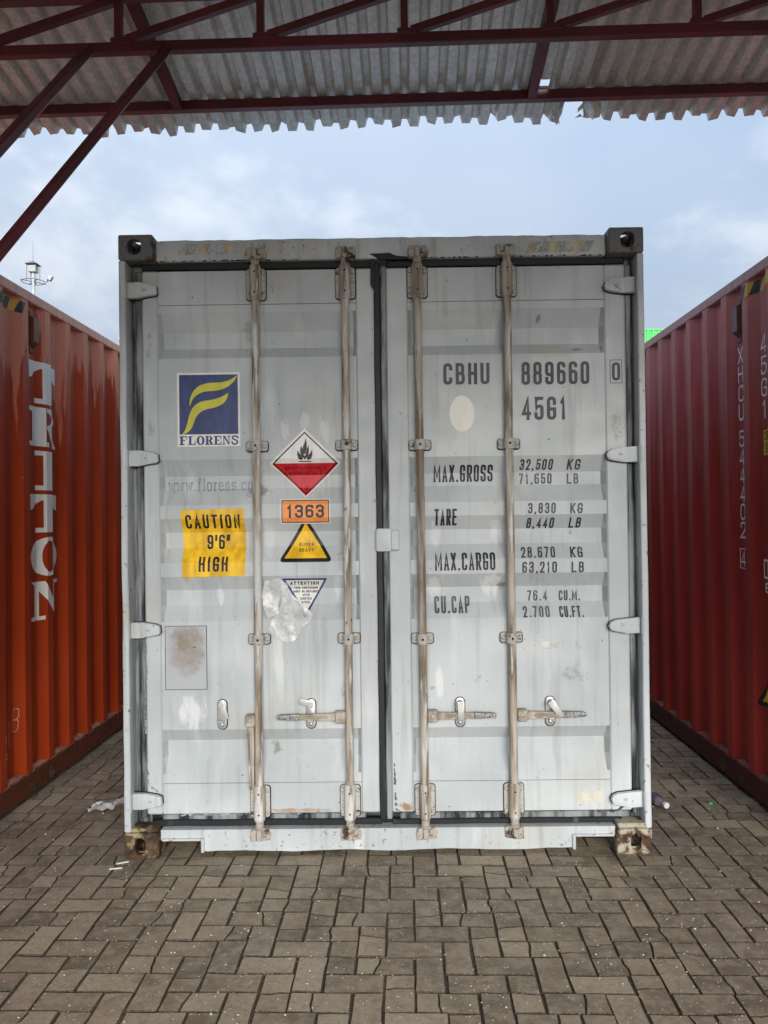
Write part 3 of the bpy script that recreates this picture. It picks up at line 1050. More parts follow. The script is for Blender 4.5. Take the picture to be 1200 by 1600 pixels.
decal('hazard_stripes', stripes, [m_haz_y, m_haz_k], header, lambda u, v, o: (u, 0.045 - o, v))

# sill with two pocket notches at its ends
bm = BM()
pts = [(-1.056, 0.122), (-1.056, 0.075), (-0.858, 0.075), (-0.856, 0.024)]
n_ = 30
pts += [(-0.84 + 1.7 * k / n_, 0.022 + 0.003 * sin(k * 0.7) + random.uniform(-0.0015, 0.0015)) for k in range(n_ + 1)]
pts += [(0.862, 0.024), (0.866, 0.078), (1.056, 0.080), (1.056, 0.122)]
prism(bm, pts, 0.03, 0.10, 0.0)
sill = finish('door_sill', bm, m_paint_sill, box_root)
bm = BM()
box(bm, -1.05, -0.862, 0.018, 0.05, 0.073, 0.084, 0.003)
box(bm, -0.868, -0.852, 0.018, 0.05, 0.018, 0.084, 0.003)
finish('notch_rim', bm, m_paint_sill, sill)
bm = BM()
box(bm, 0.868, 1.05, 0.018, 0.05, 0.077, 0.088, 0.003)
box(bm, 0.857, 0.872, 0.018, 0.05, 0.018, 0.088, 0.003)
finish('notch_rim', bm, m_paint_sill, sill)
bm = BM()
box(bm, -HW + 0.012, -HW + 0.155, 0.012, 0.10, 0.118, 0.136, 0.004)
finish('casting_cap', bm, m_cast_l, sill)
bm = BM()
box(bm, HW - 0.155, HW - 0.012, 0.012, 0.10, 0.118, 0.140, 0.004)
finish('casting_cap', bm, m_cast_r, sill)

# corner posts: dented outer flange and deep channel behind the hinges
for sx in (-1, 1):
    xa, xb = sorted((sx * HW, sx * (HW - 0.030)))
    bm = long_box(xa, xb, 0.008, 0.11, 0.119, HT - 0.119, 46, 2, 0.004)
    wobble(bm.verts, 0.0016 if sx < 0 else 0.0010, 2.2, 0, 3 + sx)
    wobble(bm.verts, 0.0025, 2.0, 1, 8 + sx)
    post = finish('corner_post', bm, m_paint_edge, box_root)
    bm = BM()
    xa, xb = sorted((sx * (HW - 0.030), sx * (HW - 0.10)))
    box(bm, xa, xb, 0.105, 0.14, 0.119, HT - 0.119)
    finish('post_channel', bm, m_gask_mid, post)

# the long body behind the doors
bm = BM()
box(bm, -HW + 0.01, HW - 0.01, 0.16, LEN - 0.01, 0.16, HT - 0.03)
box(bm, -HW + 0.062, HW - 0.062, 0.34, LEN - 0.3, 0.03, 0.158)
box(bm, -HW, HW, 0.18, LEN - 0.18, HT - 0.075, HT - 0.012, 0.004)
box(bm, -HW, -HW + 0.06, 0.18, LEN - 0.18, 0.03, 0.17, 0.004)
box(bm, HW - 0.06, HW, 0.18, LEN - 0.18, 0.03, 0.17, 0.004)
finish('body', bm, m_paint, box_root)

# ------- doors
PROF = [(2.745, 0), (2.583, 0), (2.581, 0.006), (2.545, 0.006), (2.460, 0.050), (2.383, 0.050), (2.330, 0.006), (1.850, 0.006), (1.773, 0.050), (1.713, 0.050),
        (1.635, 0.006), (1.571, 0.006), (1.505, 0.050), (1.435, 0.050), (1.363, 0.006), (1.297, 0.006), (1.231, 0.050), (1.158, 0.050), (1.086, 0.006),
        (0.575, 0.006), (0.514, 0.050), (0.442, 0.050), (0.367, 0.006), (0.324, 0.006), (0.322, 0), (0.178, 0)]
FY = 0.070


def prof(z):
    if z >= PROF[0][0]: return 0
    for (za, ya), (zb, yb) in zip(PROF, PROF[1:]):
        if zb <= z <= za:
            t = (za - z) / (za - zb)
            return ya + (yb - ya) * t
    return 0


CUTS = [z for z, _ in PROF]
PAN = {-1: (-1.056, -0.120), 1: (0.126, 1.050)}


def warp(x, z):
    return 0.0012 * sin(x * 7 + z * 3) * sin(z * 5 + x * 2)


def door_map(u, v, o):
    for a_, b_ in PAN.values():
        if a_ <= u <= b_:
            e = min(1.0, min(u - a_, b_ - u) / 0.014)
            d = prof(v)
            d = 0.006 + max(0, d - 0.006) * e if 0.322 < v < 2.583 else 0.0035
            return (u, FY + d + (warp(u, v) * e if 0.322 < v < 2.583 else 0) - o, v)
    return (u, FY - o, v)


doors = {}
for s, (dx0, dx1) in ((-1, (-1.132, -0.022)), (1, (0.022, 1.150))):
    px0, px1 = PAN[s]
    bm = BM()
    # stiles and rails, slightly proud of the panel
    for x0, x1 in ((dx0, px0), (px1, dx1)):
        bb = long_box(x0, x1, FY, FY + 0.05, 0.178, 2.745, 40, 2, 0.007)
        wobble(bb.verts, 0.0004, 2, 1, int(50 + x0 * 30))
        tmp = bpy.data.meshes.new('t')
        bb.to_mesh(tmp)
        bb.free()
        bm.from_mesh(tmp)
        bpy.data.meshes.remove(tmp)
    box(bm, px0, px1, FY + 0.0035, FY + 0.05, 2.583, 2.743, 0.002)
    box(bm, px0, px1, FY + 0.0035, FY + 0.05, 0.180, 0.322, 0.002)
    d = finish('door', bm, m_leaf[s], box_root)
    d['label'] = 'left door leaf with logo and hazard stickers' if s < 0 else 'right door leaf with painted number and weights'
    doors[s] = d
    # pressed panel with horizontal corrugations, closed at the ends by slanted cheeks
    bm = BM()
    xs = [px0, px0 + 0.003, px0 + 0.014] + [px0 + 0.014 + (px1 - px0 - 0.028) * k / 24 for k in range(1, 24)] + [px1 - 0.014, px1 - 0.003, px1]
    zs = []
    inner = [p for p in PROF if 0.322 < p[0] < 2.583]
    for (za, ya), (zb, yb) in zip(inner, inner[1:]):
        nn = max(1, int((za - zb) / 0.06))
        for k in range(nn): zs.append(za + (zb - za) * k / nn)
    zs.append(inner[-1][0])
    rows = []
    rr = random.Random(5 + s)
    for z in zs:
        dd = prof(z)
        row = []
        for x in xs:
            e = min(1.0, max(0.0, min(x - px0, px1 - x)) / 0.014)
            y = FY + 0.006 + max(0, dd - 0.006) * e + warp(x, z) * e
            row.append(bm.verts.new((x, y, z)))
        rows.append(row)
    for ra, rb in zip(rows, rows[1:]):
        for k in range(len(xs) - 1):
            bm.faces.new((ra[k], ra[k + 1], rb[k + 1], rb[k]))
    panel = finish('corrugated_panel', bm, m_leaf[s], d, smooth=14)

# gaskets: rubber seals round the leaves, scraped and oversprayed


def gasket(pts_list, mat, parent, name='gasket'):
    bm = BM()
    for (x0, x1, y0, y1, z0, z1) in pts_list:
        if z1 - z0 > x1 - x0:
            b2 = long_box(x0, x1, y0, y1, z0, z1, 40, 2, 0.004)
            wobble(b2.verts, 0.0016, 3, 0, int(x0 * 100) + 77)
        else:
            b2 = long_box(x0, x1, y0, y1, z0, z1, 30, 0, 0.004)
            wobble(b2.verts, 0.0022, 3, 2, int(z0 * 100) + 7)
        tmp = bpy.data.meshes.new('t')
        b2.to_mesh(tmp)
        b2.free()
        bm.from_mesh(tmp)
        bpy.data.meshes.remove(tmp)
    return finish(name, bm, mat, parent, smooth=40)


gasket([(-1.132, -0.03, 0.072, 0.10, 2.748, 2.790)], m_gask_top, doors[-1])
gasket([(0.03, 1.150, 0.072, 0.10, 2.748, 2.790)], m_gask_top, doors[1])
gasket([(-1.10, -0.024, 0.066, 0.10, 0.124, 0.155)], m_gask_dark, doors[-1])
gasket([(-1.06, -0.10, 0.074, 0.10, 0.150, 0.176)], m_gask_mid, doors[-1])
gasket([(0.024, 1.10, 0.066, 0.10, 0.124, 0.150)], m_gask_dark, doors[1])
gasket([(0.06, 1.14, 0.074, 0.10, 0.146, 0.176)], m_gask_mid, doors[1])
gasket([(-0.034, -0.004, 0.054, 0.10, 0.152, 2.765)], m_gask_dark, doors[-1])
gasket([(-0.002, 0.024, 0.058, 0.10, 0.152, 2.748)], m_gask_mid, doors[1])
gasket([(-1.165, -1.134, 0.078, 0.11, 0.16, 2.745)], m_gask_mid, doors[-1])
gasket([(1.152, 1.178, 0.078, 0.11, 0.16, 2.745)], m_gask_mid, doors[1])
# torn corner of the centre seal at the header
bm = BM()
prism(bm, [(-0.052, 2.800), (-0.028, 2.785), (-0.022, 2.66), (-0.036, 2.64), (-0.048, 2.665), (-0.046, 2.74)], 0.052, 0.058, 0.002)
prism(bm, [(-0.052, 2.803), (0.045, 2.806), (0.075, 2.788), (0.14, 2.786), (0.14, 2.776), (0.0, 2.774)], 0.040, 0.058, 0.003)
finish('torn_seal', bm, m_gask_top, doors[1])
m_bead = flat_mat('old_sealant', (0.30, 0.30, 0.28), 0.7, 0.4)
m_bead_dk = flat_mat('dirty_sealant', (0.10, 0.10, 0.095), 0.7, 0.5)
m_shade_mastic = flat_mat('black_shade_and_mastic', (0.02, 0.02, 0.02), 0.8, 0.4)  # black of the painted shade rims, the plate edge and the mastic
# cracked sealant beads along the bottom and beside the left hinge stile
bm = BM()


def bead(bm, pts, r, seed):
    rd = random.Random(seed)
    for (a_, b_) in zip(pts, pts[1:]):
        a_, b_ = Vector(a_), Vector(b_)
        n = max(1, int((b_ - a_).length / 0.012))
        for k in range(n):
            if rd.random() < 0.25: continue
            p, q = a_.lerp(b_, k / n), a_.lerp(b_, (k + 1) / n)
            w = r * rd.uniform(0.4, 1.5)
            jj = Vector((rd.uniform(-1, 1), 0, rd.uniform(-1, 1))) * r * 0.6
            tube(bm, p + jj, q + jj, w, w * rd.uniform(0.6, 1.2), 6)


bead(bm, [(-1.03, 0.066, 0.177), (-0.40, 0.066, 0.179)], 0.003, 1)
bead(bm, [(-1.03, 0.067, 0.181), (-0.62, 0.067, 0.183)], 0.0025, 31)
tag(finish('cracked_sealant', bm, m_bead, doors[-1]), kind='stuff')
bm = BM()
bead(bm, [(-1.128, 0.068, 0.98), (-1.132, 0.068, 0.55), (-1.124, 0.068, 0.32), (-1.08, 0.068, 0.29)], 0.0035, 2)
tag(finish('cracked_sealant', bm, m_bead, doors[-1]), kind='stuff')
bm = BM()
bead(bm, [(0.036, 0.066, 0.42), (0.040, 0.066, 0.20), (0.07, 0.066, 0.178), (0.14, 0.066, 0.176)], 0.0035, 3)
bead(bm, [(0.30, 0.066, 0.177), (0.55, 0.066, 0.177)], 0.0035, 4)
bead(bm, [(0.99, 0.066, 0.178), (1.08, 0.066, 0.180), (1.11, 0.066, 0.20)], 0.005, 6)
tag(finish('cracked_sealant', bm, m_bead_dk, doors[1]), kind='stuff')

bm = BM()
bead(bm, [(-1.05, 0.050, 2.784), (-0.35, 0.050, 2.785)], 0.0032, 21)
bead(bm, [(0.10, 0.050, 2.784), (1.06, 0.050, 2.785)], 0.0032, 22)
tag(finish('black_mastic', bm, m_shade_mastic, header), kind='stuff')
# centre anti-rack plate
bm = BM()
prism(bm, rrect(0.000, 1.461, 0.072, 0.108, 0.012), 0.036, 0.060, 0.005)
box(bm, 0.034, 0.072, 0.048, 0.07, 1.412, 1.508, 0.004)
finish('lock_plate', bm, m_hinge, doors[1], smooth=35)

# hinges
for s in (-1, 1):
    for zc in ((2.647, 1.858, 1.052, 0.252) if s < 0 else (2.640, 1.848, 1.050, 0.242)):
        bm = BM()
        if s < 0:
            pts = [(-1.192, zc - 0.038), (-1.192, zc + 0.038), (-1.13, zc + 0.036), (-1.075, zc + 0.027), (-1.056, zc + 0.018), (-1.052, zc - 0.014), (-1.062, zc - 0.024), (-1.10, zc - 0.028), (-1.14, zc - 0.038)]
        else:
            pts = [(1.192, zc - 0.038), (1.192, zc + 0.038), (1.13, zc + 0.032), (1.075, zc + 0.026), (1.052, zc + 0.016), (1.044, zc - 0.002), (1.052, zc - 0.022), (1.075, zc - 0.030), (1.13, zc - 0.038)]
        prism(bm, pts if s < 0 else pts[::-1], 0.034, 0.066, 0.006)
        h = finish('hinge', bm, m_hinge, doors[s], smooth=30)
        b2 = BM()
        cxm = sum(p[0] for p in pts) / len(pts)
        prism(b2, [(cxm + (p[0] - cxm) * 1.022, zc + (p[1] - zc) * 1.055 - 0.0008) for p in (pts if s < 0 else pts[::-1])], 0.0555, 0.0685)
        finish('hinge_shade_rim', b2, m_shade_mastic, h)  # black outline painting contact shade and a dirt line round the hinge
        bm = BM()
        tube(bm, (s * 1.203, 0.020, zc - 0.040), (s * 1.203, 0.020, zc + 0.040), 0.0168, seg=14)
        tube(bm, (s * 1.203, 0.020, zc - 0.0435), (s * 1.203, 0.020, zc + 0.0435), 0.010, seg=10)
        finish('hinge_pin', bm, m_hinge, h, smooth=35)
        bm = BM()
        prism(bm, rrect(s * 1.108, zc, 0.016, 0.012, 0.003), 0.032, 0.036, 0.001)
        finish('hinge_weld', bm, m_bolt, h)

# ------- lock rods, with their cams, brackets, guides and handles
def shade_rim(x, z, w, h, r, ya, yb, parent):  # dark rim behind a fitting, standing in for gap shadow and dirt
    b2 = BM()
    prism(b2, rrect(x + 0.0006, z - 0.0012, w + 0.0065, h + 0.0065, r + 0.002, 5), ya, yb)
    finish('fitting_shade_rim', b2, m_shade_mastic, parent)


RX = (-0.592, -0.170, 0.175, 0.592)
RY = 0.040
for i, x in enumerate(RX):
    bm = BM()
    lean = (0.004, 0.003, -0.003, -0.002)[i]
    tube(bm, (x - lean, RY, 0.155), (x + lean, RY, 2.75), 0.0185, seg=20)
    rod = finish('lock_rod', bm, m_rod_w if i == 0 else m_rod, box_root, smooth=40)
    if i == 0:
        rod['label'] = 'lock rod with worn white paint and its handle hanging open'
    for top in (0, 1):
        zc = 2.672 if top else 0.240
        xx = x + (lean if top else -lean)
        sgn = 1 if top else -1
        bm = BM()
        prism(bm, rrect(xx, zc, 0.092, 0.146, 0.014), 0.060, 0.069, 0.002)
        shade_rim(xx, zc, 0.092, 0.146, 0.014, 0.0666, 0.0698, doors[-1 if i < 2 else 1])
        br = finish('rod_bracket', bm, m_bracket if not top else rod_mat_b if 'rod_mat_b' in globals() else m_bracket, rod, smooth=30)
        bm = BM()
        tube(bm, (xx, RY, zc - 0.073), (xx, RY, zc + 0.073), 0.0265, seg=20)
        tube(bm, (xx, RY, zc + sgn * 0.073), (xx, RY, zc + sgn * 0.084), 0.0275, 0.022, seg=20)
        tube(bm, (xx, RY, zc - sgn * 0.073), (xx, RY, zc - sgn * 0.083), 0.0245, seg=20)
        box(bm, xx - 0.0265, xx + 0.0265, RY, 0.062, zc - 0.070, zc + 0.070)
        finish('bracket_sleeve', bm, m_rod if top or i in (2, 3) else m_rod_w, br, smooth=40)
        for bz in (-0.048, 0.048):
            bm = BM()
            dome(bm, xx, RY - 0.0262, zc + bz, 0.0045, 0.001, 8)
            finish('grease_hole', bm, m_dark, br)
        for bx_ in (-0.036, 0.036):
            for bz in (-0.052, 0.052):
                bm = BM()
                dome(bm, xx + bx_, 0.0602, zc + bz, 0.010, 0.009)
                finish('bolt', bm, m_bolt, br, smooth=50)
        # cam and keeper
        zk = 2.806 if top else 0.098
        bm = BM()
        tube(bm, (xx, RY, zc + sgn * 0.080), (xx, RY, zk - sgn * 0.005), 0.0195, seg=16)
        tube(bm, (xx, RY, zk - sgn * 0.034), (xx, RY, zk - sgn * 0.022), 0.0235, 0.020, seg=16)
        side = 1 if i in (0, 1, 2) else -1
        if not top and i == 2: side = 1
        box(bm, xx - 0.012, xx + 0.012, 0.010, 0.046, zk - 0.026, zk + 0.024, 0.004)
        box(bm, xx + side * 0.020 - 0.012, xx + side * 0.020 + 0.020, 0.016, 0.046, zk - 0.024, zk - 0.010, 0.004)
        box(bm, xx + side * 0.026 - 0.008, xx + side * 0.026 + 0.010, 0.012, 0.046, zk - 0.006, zk + 0.022, 0.005)
        cam_o = finish('locking_cam', bm, m_cam, rod, smooth=40)
        bm = BM()
        kx = xx - side * 0.026
        prism(bm, [(kx - 0.013, zk - 0.030), (kx + 0.012, zk - 0.026), (kx + 0.014, zk + 0.020), (kx + 0.004, zk + 0.028), (kx - 0.014, zk + 0.022), (kx - 0.017, zk - 0.004)], 0.014, 0.048, 0.005)
        finish('cam_keeper', bm, m_cam, rod, smooth=30)
        bm = BM()
        kx = xx + side * 0.040
        prism(bm, [(kx - 0.008, zk - 0.020), (kx + 0.010, zk - 0.026), (kx + 0.014, zk + 0.004), (kx + 0.004, zk + 0.028), (kx - 0.010, zk + 0.024)], 0.020, 0.048, 0.004)
        finish('cam_keeper', bm, m_cam, rod, smooth=30)
    for zc in ((1.909, 1.002) if i < 2 else (1.905, 0.997)):
        xx = x
        bm = BM()
        prism(bm, rrect(xx, zc, 0.102, 0.046, 0.012), 0.061, 0.0695, 0.002)
        shade_rim(xx, zc, 0.102, 0.046, 0.012, 0.0672, 0.0705, doors[-1 if i < 2 else 1])
        gd = finish('rod_guide', bm, m_bracket, rod, smooth=30)
        bm = BM()
        # strap bent over the rod
        n = 10
        ro, w2 = 0.0245, 0.024
        prev = None
        ring = []
        for k in range(n + 1):
            aa = pi + pi * k / n
            ring.append((xx + ro * cos(aa) * 1.05, RY + ro * sin(aa)))
        ring = [(xx - ro * 1.05, 0.062)] + ring + [(xx + ro * 1.05, 0.062)]
        va = [[bm.verts.new((px_, py_, zc + dz)) for px_, py_ in ring] for dz in (-w2, w2)]
        for k in range(len(ring) - 1):
            bm.faces.new((va[0][k], va[0][k + 1], va[1][k + 1], va[1][k]))
        bm.faces.new(va[0])
        bm.faces.new(va[1][::-1])
        finish('guide_strap', bm, m_bracket, gd, smooth=40)
        bm = BM()
        dome(bm, xx, RY - ro + 0.0005, zc, 0.006, 0.002, 8)
        finish('rivet', bm, m_dark, gd)
        for bx_ in (-0.039, 0.039):
            bm = BM()
            dome(bm, xx + bx_, 0.0612, zc, 0.0115, 0.009)
            finish('bolt', bm, m_bolt, gd, smooth=50)
    # handle
    zh = 0.640
    bm = BM()
    if i == 0:
        box(bm, x - 0.062, x - 0.018, 0.016, 0.058, 0.598, 0.655, 0.005)
    else:
        dr = -1 if i == 1 else 1
        xa, xb = sorted((x + dr * 0.018, x + dr * 0.066))
        box(bm, xa, xb, 0.016, 0.058, zh - 0.028, zh + 0.027, 0.005)
    hub = finish('handle_hub', bm, m_handle, rod, smooth=35)
    bm = BM()
    hx = x - 0.040 if i == 0 else x + (-1 if i == 1 else 1) * 0.042
    dome(bm, hx, 0.0165, 0.628 if i == 0 else zh, 0.009, 0.005)
    finish('hub_pin', bm, m_bolt, hub, smooth=50)
    bm = BM()
    if i == 0:
        pts = [(x - 0.056, 0.600), (x - 0.026, 0.600), (x - 0.024, 0.52), (x - 0.026, 0.42), (x - 0.050, 0.42), (x - 0.054, 0.52)]
        prism(bm, pts, 0.030, 0.042, 0.004)
        box(bm, x - 0.046, x - 0.035, 0.022, 0.034, 0.44, 0.575, 0.004)
        finish('handle', bm, m_rod, rod, smooth=30)
        bm = BM()
        prism(bm, [(x - 0.050, 0.42), (x - 0.026, 0.42), (x - 0.027, 0.31), (x - 0.032, 0.303), (x - 0.044, 0.303), (x - 0.049, 0.31)], 0.027, 0.044, 0.004)
        finish('handle_grip', bm, m_rod_w, rod, smooth=30)
    else:
        def hx_(d): return x + dr * d
        pts = [(hx_(0.066), zh - 0.020), (hx_(0.066), zh + 0.020), (hx_(0.09), zh + 0.016), (hx_(0.24), zh + 0.013), (hx_(0.24), zh - 0.012), (hx_(0.09), zh - 0.018)]
        prism(bm, pts, 0.028, 0.040, 0.004)
        box(bm, *sorted((hx_(0.10), hx_(0.225))), 0.020, 0.034, zh - 0.005, zh + 0.006, 0.004)
        finish('handle', bm, m_handle, rod, smooth=30)
        bm = BM()
        pts = [(hx_(0.235), zh - 0.015), (hx_(0.235), zh + 0.015), (hx_(0.33), zh + 0.011), (hx_(0.339), zh + 0.006), (hx_(0.339), zh - 0.006), (hx_(0.33), zh - 0.011)]
        prism(bm, pts, 0.022, 0.044, 0.005)
        finish('handle_grip', bm, m_grip, rod, smooth=30)
    # catch plate bolted to the leaf
    cx = (-0.772, -0.353, 0.348, 0.770)[i]
    cz = 0.648
    bm = BM()
    prism(bm, rrect(cx, cz, 0.042, 0.136, 0.0205, 6), 0.066, 0.0745, 0.002)
    shade_rim(cx, cz, 0.042, 0.136, 0.0205, 0.0705, 0.0752, doors[-1 if i < 2 else 1])
    ct = finish('catch_plate', bm, m_galv, doors[-1 if i < 2 else 1], smooth=30)
    for bz in (-0.047, 0.047):
        bm = BM()
        dome(bm, cx, 0.0665, cz + bz, 0.0115, 0.010)
        finish('catch_bolt', bm, m_galv, ct, smooth=50)
    bm = BM()
    ang = (0.30, 1.25, 0.0, 0.62)[i]
    L_ = 0.070
    pv = Vector((cx, 0, cz + 0.047))
    if i == 1:
        d_ = Vector((-cos(0.25), 0, sin(0.25)))
        L_ = 0.055
    else:
        d_ = Vector((sin(ang), 0, -cos(ang)))
    ss_ = Vector((d_.z, 0, -d_.x))
    yy = 0.014 if i >= 2 else 0.052
    q = [pv + ss_ * 0.016 - d_ * 0.012, pv + ss_ * 0.014 + d_ * L_, pv - ss_ * 0.014 + d_ * L_, pv - ss_ * 0.016 - d_ * 0.012]
    prism(bm, [(p.x, p.z) for p in q], yy, yy + 0.007, 0.002)
    tube(bm, (pv.x, yy - 0.004, pv.z), (pv.x, 0.066, pv.z), 0.011, seg=12)
    finish('catch_hasp', bm, m_galv, ct, smooth=30)
    bm = BM()
    box(bm, cx - 0.014, cx + 0.014, 0.030, 0.068, cz - 0.032, cz - 0.020, 0.003)
    finish('catch_rest', bm, m_galv, ct)

# ------- markings on the left leaf
DL, DR = doors[-1], doors[1]


def put(name, polys, mats, parent, label=None, base=0.0012):
    o = decal(name, polys, mats, parent, door_map, (PAN[-1][0], PAN[-1][0] + .014, PAN[-1][1], PAN[1][0], PAN[1][1] - .014, PAN[1][1]) + tuple(-1.2 + 0.06 * k + 0.003 for k in range(41)), CUTS + [0.2 + 0.06 * k + 0.003 for k in range(43)], base=base)
    if label: o['label'] = label
    return o


def bez(p0, p1, p2, p3, n=10):
    return [(Vector(p0) * (1 - t) ** 3 + Vector(p1) * 3 * t * (1 - t) ** 2 + Vector(p2) * 3 * t * t * (1 - t) + Vector(p3) * t ** 3) for t in (k / n for k in range(n + 1))]


def ribbon(A, B, mi, layer):
    out = []
    for k in range(len(A) - 1):
        out.append(([A[k], A[k + 1], B[k + 1], B[k]], mi, layer))
    return out


# logo: cream plate, navy square, two lime flames, name below
X0_, X1_, Z0_, Z1_ = -0.970, -0.672, 1.912, 2.262
P = rect(X0_, X1_, Z0_, Z1_, 0, 0) + rect(X0_ + 0.010, X1_ - 0.010, 1.970, Z1_ - 0.010, 1, 1)


def lg(u, v):   # logo square units, origin upper left in the navy field
    return (X0_ + 0.010 + u * 0.278, Z1_ - 0.010 - v * 0.282)


A = bez(lg(0.175, 0.50), lg(0.18, 0.28), lg(0.30, 0.13), lg(0.60, 0.135)) + bez(lg(0.60, 0.135), lg(0.78, 0.14), lg(0.88, 0.10), lg(0.985, 0.02))[1:]
B = bez(lg(0.185, 0.52), lg(0.22, 0.36), lg(0.36, 0.27), lg(0.55, 0.275)) + bez(lg(0.55, 0.275), lg(0.80, 0.27), lg(0.93, 0.16), lg(0.99, 0.025))[1:]
P += ribbon(A, B, 2, 2)
A = bez(lg(0.04, 1.0), lg(0.20, 0.86), lg(0.09, 0.50), lg(0.42, 0.44)) + bez(lg(0.42, 0.44), lg(0.60, 0.42), lg(0.70, 0.40), lg(0.83, 0.31))[1:]
B = bez(lg(0.06, 1.0), lg(0.33, 0.92), lg(0.16, 0.66), lg(0.48, 0.575)) + bez(lg(0.48, 0.575), lg(0.66, 0.55), lg(0.82, 0.50), lg(0.835, 0.32))[1:]
P += ribbon(A, B, 2, 2)


def serif_word(text, x0, x1, z0, z1, mi, layer, stem=0.34):
    """heavy slab-serif capitals"""
    out = []
    n = len(text)
    adv = (x1 - x0) / n
    h = z1 - z0
    for k, c in enumerate(text):
        a0 = x0 + k * adv + adv * 0.04
        w = adv * 0.92
        st = w * stem
        sh = h * 0.12

        def rc(u0, u1, v0, v1, ly=0):
            return rect(a0 + u0 * w, a0 + u1 * w, z0 + v0 * h, z0 + v1 * h, mi, layer + ly)
        S = stem
        if c in 'FE':
            out += rc(0.12, 0.12 + S, 0.12, 0.88) + rc(0, 0.62, 0, 0.12) + rc(0, 0.95, 0.88, 1) + rc(0.84, 0.95, 0.64, 0.88) + rc(0.12 + S, 0.72, 0.46, 0.57)
            if c == 'E': out += rc(0.62, 0.95, 0, 0.12) + rc(0.84, 0.95, 0.12, 0.36)
        elif c == 'L':
            out += rc(0.12, 0.12 + S, 0.12, 0.88) + rc(0, 0.95, 0, 0.12) + rc(0, 0.58, 0.88, 1) + rc(0.84, 0.95, 0.12, 0.4)
        elif c == 'O':
            cx_, cz_ = a0 + w / 2, z0 + h / 2
            o1 = [Vector((cx_ + w * 0.5 * cos(t), cz_ + h * 0.52 * sin(t))) for t in (2 * pi * q / 28 for q in range(29))]
            i1 = [Vector((cx_ + w * (0.5 - S) * cos(t), cz_ + h * 0.42 * sin(t))) for t in (2 * pi * q / 28 for q in range(29))]
            out += ribbon(o1, i1, mi, layer)
        elif c == 'R':
            out += rc(0.10, 0.10 + S, 0.12, 0.88) + rc(0, 0.52, 0, 0.12) + rc(0, 0.10 + S, 0.88, 1)
            cz_ = z0 + h * 0.72
            o1 = [Vector((a0 + w * (0.44 + 0.48 * sin(t)), cz_ + h * 0.28 * cos(t))) for t in (pi * q / 12 for q in range(13))]
            i1 = [Vector((a0 + w * (0.44 + (0.48 - S) * sin(t)), cz_ + h * 0.17 * cos(t))) for t in (pi * q / 12 for q in range(13))]
            out += ribbon(o1, i1, mi, layer)
            out += poly([(a0 + 0.46 * w, z0 + 0.46 * h), (a0 + 0.74 * w, z0 + 0.46 * h), (a0 + w, z0), (a0 + 0.66 * w, z0)], mi, layer + 0.25)
        elif c == 'N':
            out += rc(0.12, 0.24, 0.1, 0.9) + rc(0, 0.36, 0, 0.1) + rc(0.76, 0.88, 0.1, 0.9) + rc(0.64, 1.0, 0.9, 1)
            out += poly([(a0, z0 + h), (a0 + 0.36 * w, z0 + h), (a0 + 0.88 * w, z0 + 0.02 * h), (a0 + 0.72 * w, z0 + 0.02 * h), (a0 + 0.14 * w, z0 + 0.9 * h)], mi, layer + 0.25)
        elif c == 'S':
            cl = [(0.86, 0.74), (0.80, 0.92), (0.5, 0.97), (0.2, 0.90), (0.17, 0.70), (0.45, 0.56), (0.72, 0.46), (0.84, 0.30), (0.76, 0.10), (0.48, 0.03), (0.2, 0.08), (0.13, 0.28)]
            pp = fillet([(a0 + u * w, z0 + v * h) for u, v in cl], 0.3 * w, False, 3)
            for q in strip(pp, S * w * 0.62, False): out.append((q, mi, layer))
        elif c == 'I':
            out += rc(0.5 - S / 2, 0.5 + S / 2, 0.12, 0.88) + rc(0.5 - S * 1.05, 0.5 + S * 1.05, 0, 0.12) + rc(0.5 - S * 1.05, 0.5 + S * 1.05, 0.88, 1)
        elif c == 'T':
            out += rc(0.5 - S / 2, 0.5 + S / 2, 0.12, 0.86) + rc(0.5 - S * 1.05, 0.5 + S * 1.05, 0, 0.12) + rc(0, 1, 0.86, 1)
            for sgn in (-1, 1):
                out += poly([(a0 + w * (0.5 + sgn * 0.5), z0 + 0.86 * h), (a0 + w * (0.5 + sgn * 0.5), z0 + 0.58 * h), (a0 + w * (0.5 + sgn * 0.40), z0 + 0.62 * h), (a0 + w * (0.5 + sgn * 0.32), z0 + 0.74 * h), (a0 + w * (0.5 + sgn * 0.2), z0 + 0.83 * h), (a0 + w * (0.5 + sgn * 0.1), z0 + 0.86 * h)][::sgn], mi, layer)
    return out


P += serif_word('FLORENS', X0_ + 0.008, X1_ - 0.006, 1.920, 1.962, 1, 1, 0.30)
put('logo_sticker', P, [m_stk_white, m_stk_blue, m_stk_lime], DL, 'blue square sticker with two yellow flame strokes, FLORENS below')
put('lettering', layout('www.florens.co', -1.030, -0.625, 1.703, 1.765, 0.0052, gap=0.30, rad=0.5), m_ghost, DL, 'faded grey web address')

# yellow height sticker
cz = [(-0.962, 1.612), (-0.661, 1.618), (-0.657, 1.300), (-0.955, 1.292)]
P = poly(cz[::-1], 0, 0)
P += layout('CAUTION', -0.940, -0.682, 1.524, 1.590, 0.0105, 0.42, 0.5, 0.02, 1, 1)
P += layout('9\'6"', -0.845, -0.735, 1.425, 1.494, 0.0105, 0.22, 0.5, 0.02, 1, 1)
P += layout('HIGH', -0.878, -0.740, 1.320, 1.390, 0.0105, 0.42, 0.5, 0.02, 1, 1)
put('height_sticker', P, [m_stk_yellow, m_stk_black], DL, 'yellow sticker reading CAUTION 9\'6" HIGH')

# spontaneously combustible diamond
cx, cz_, hw, hh = -0.369, 1.828, 0.168, 0.163


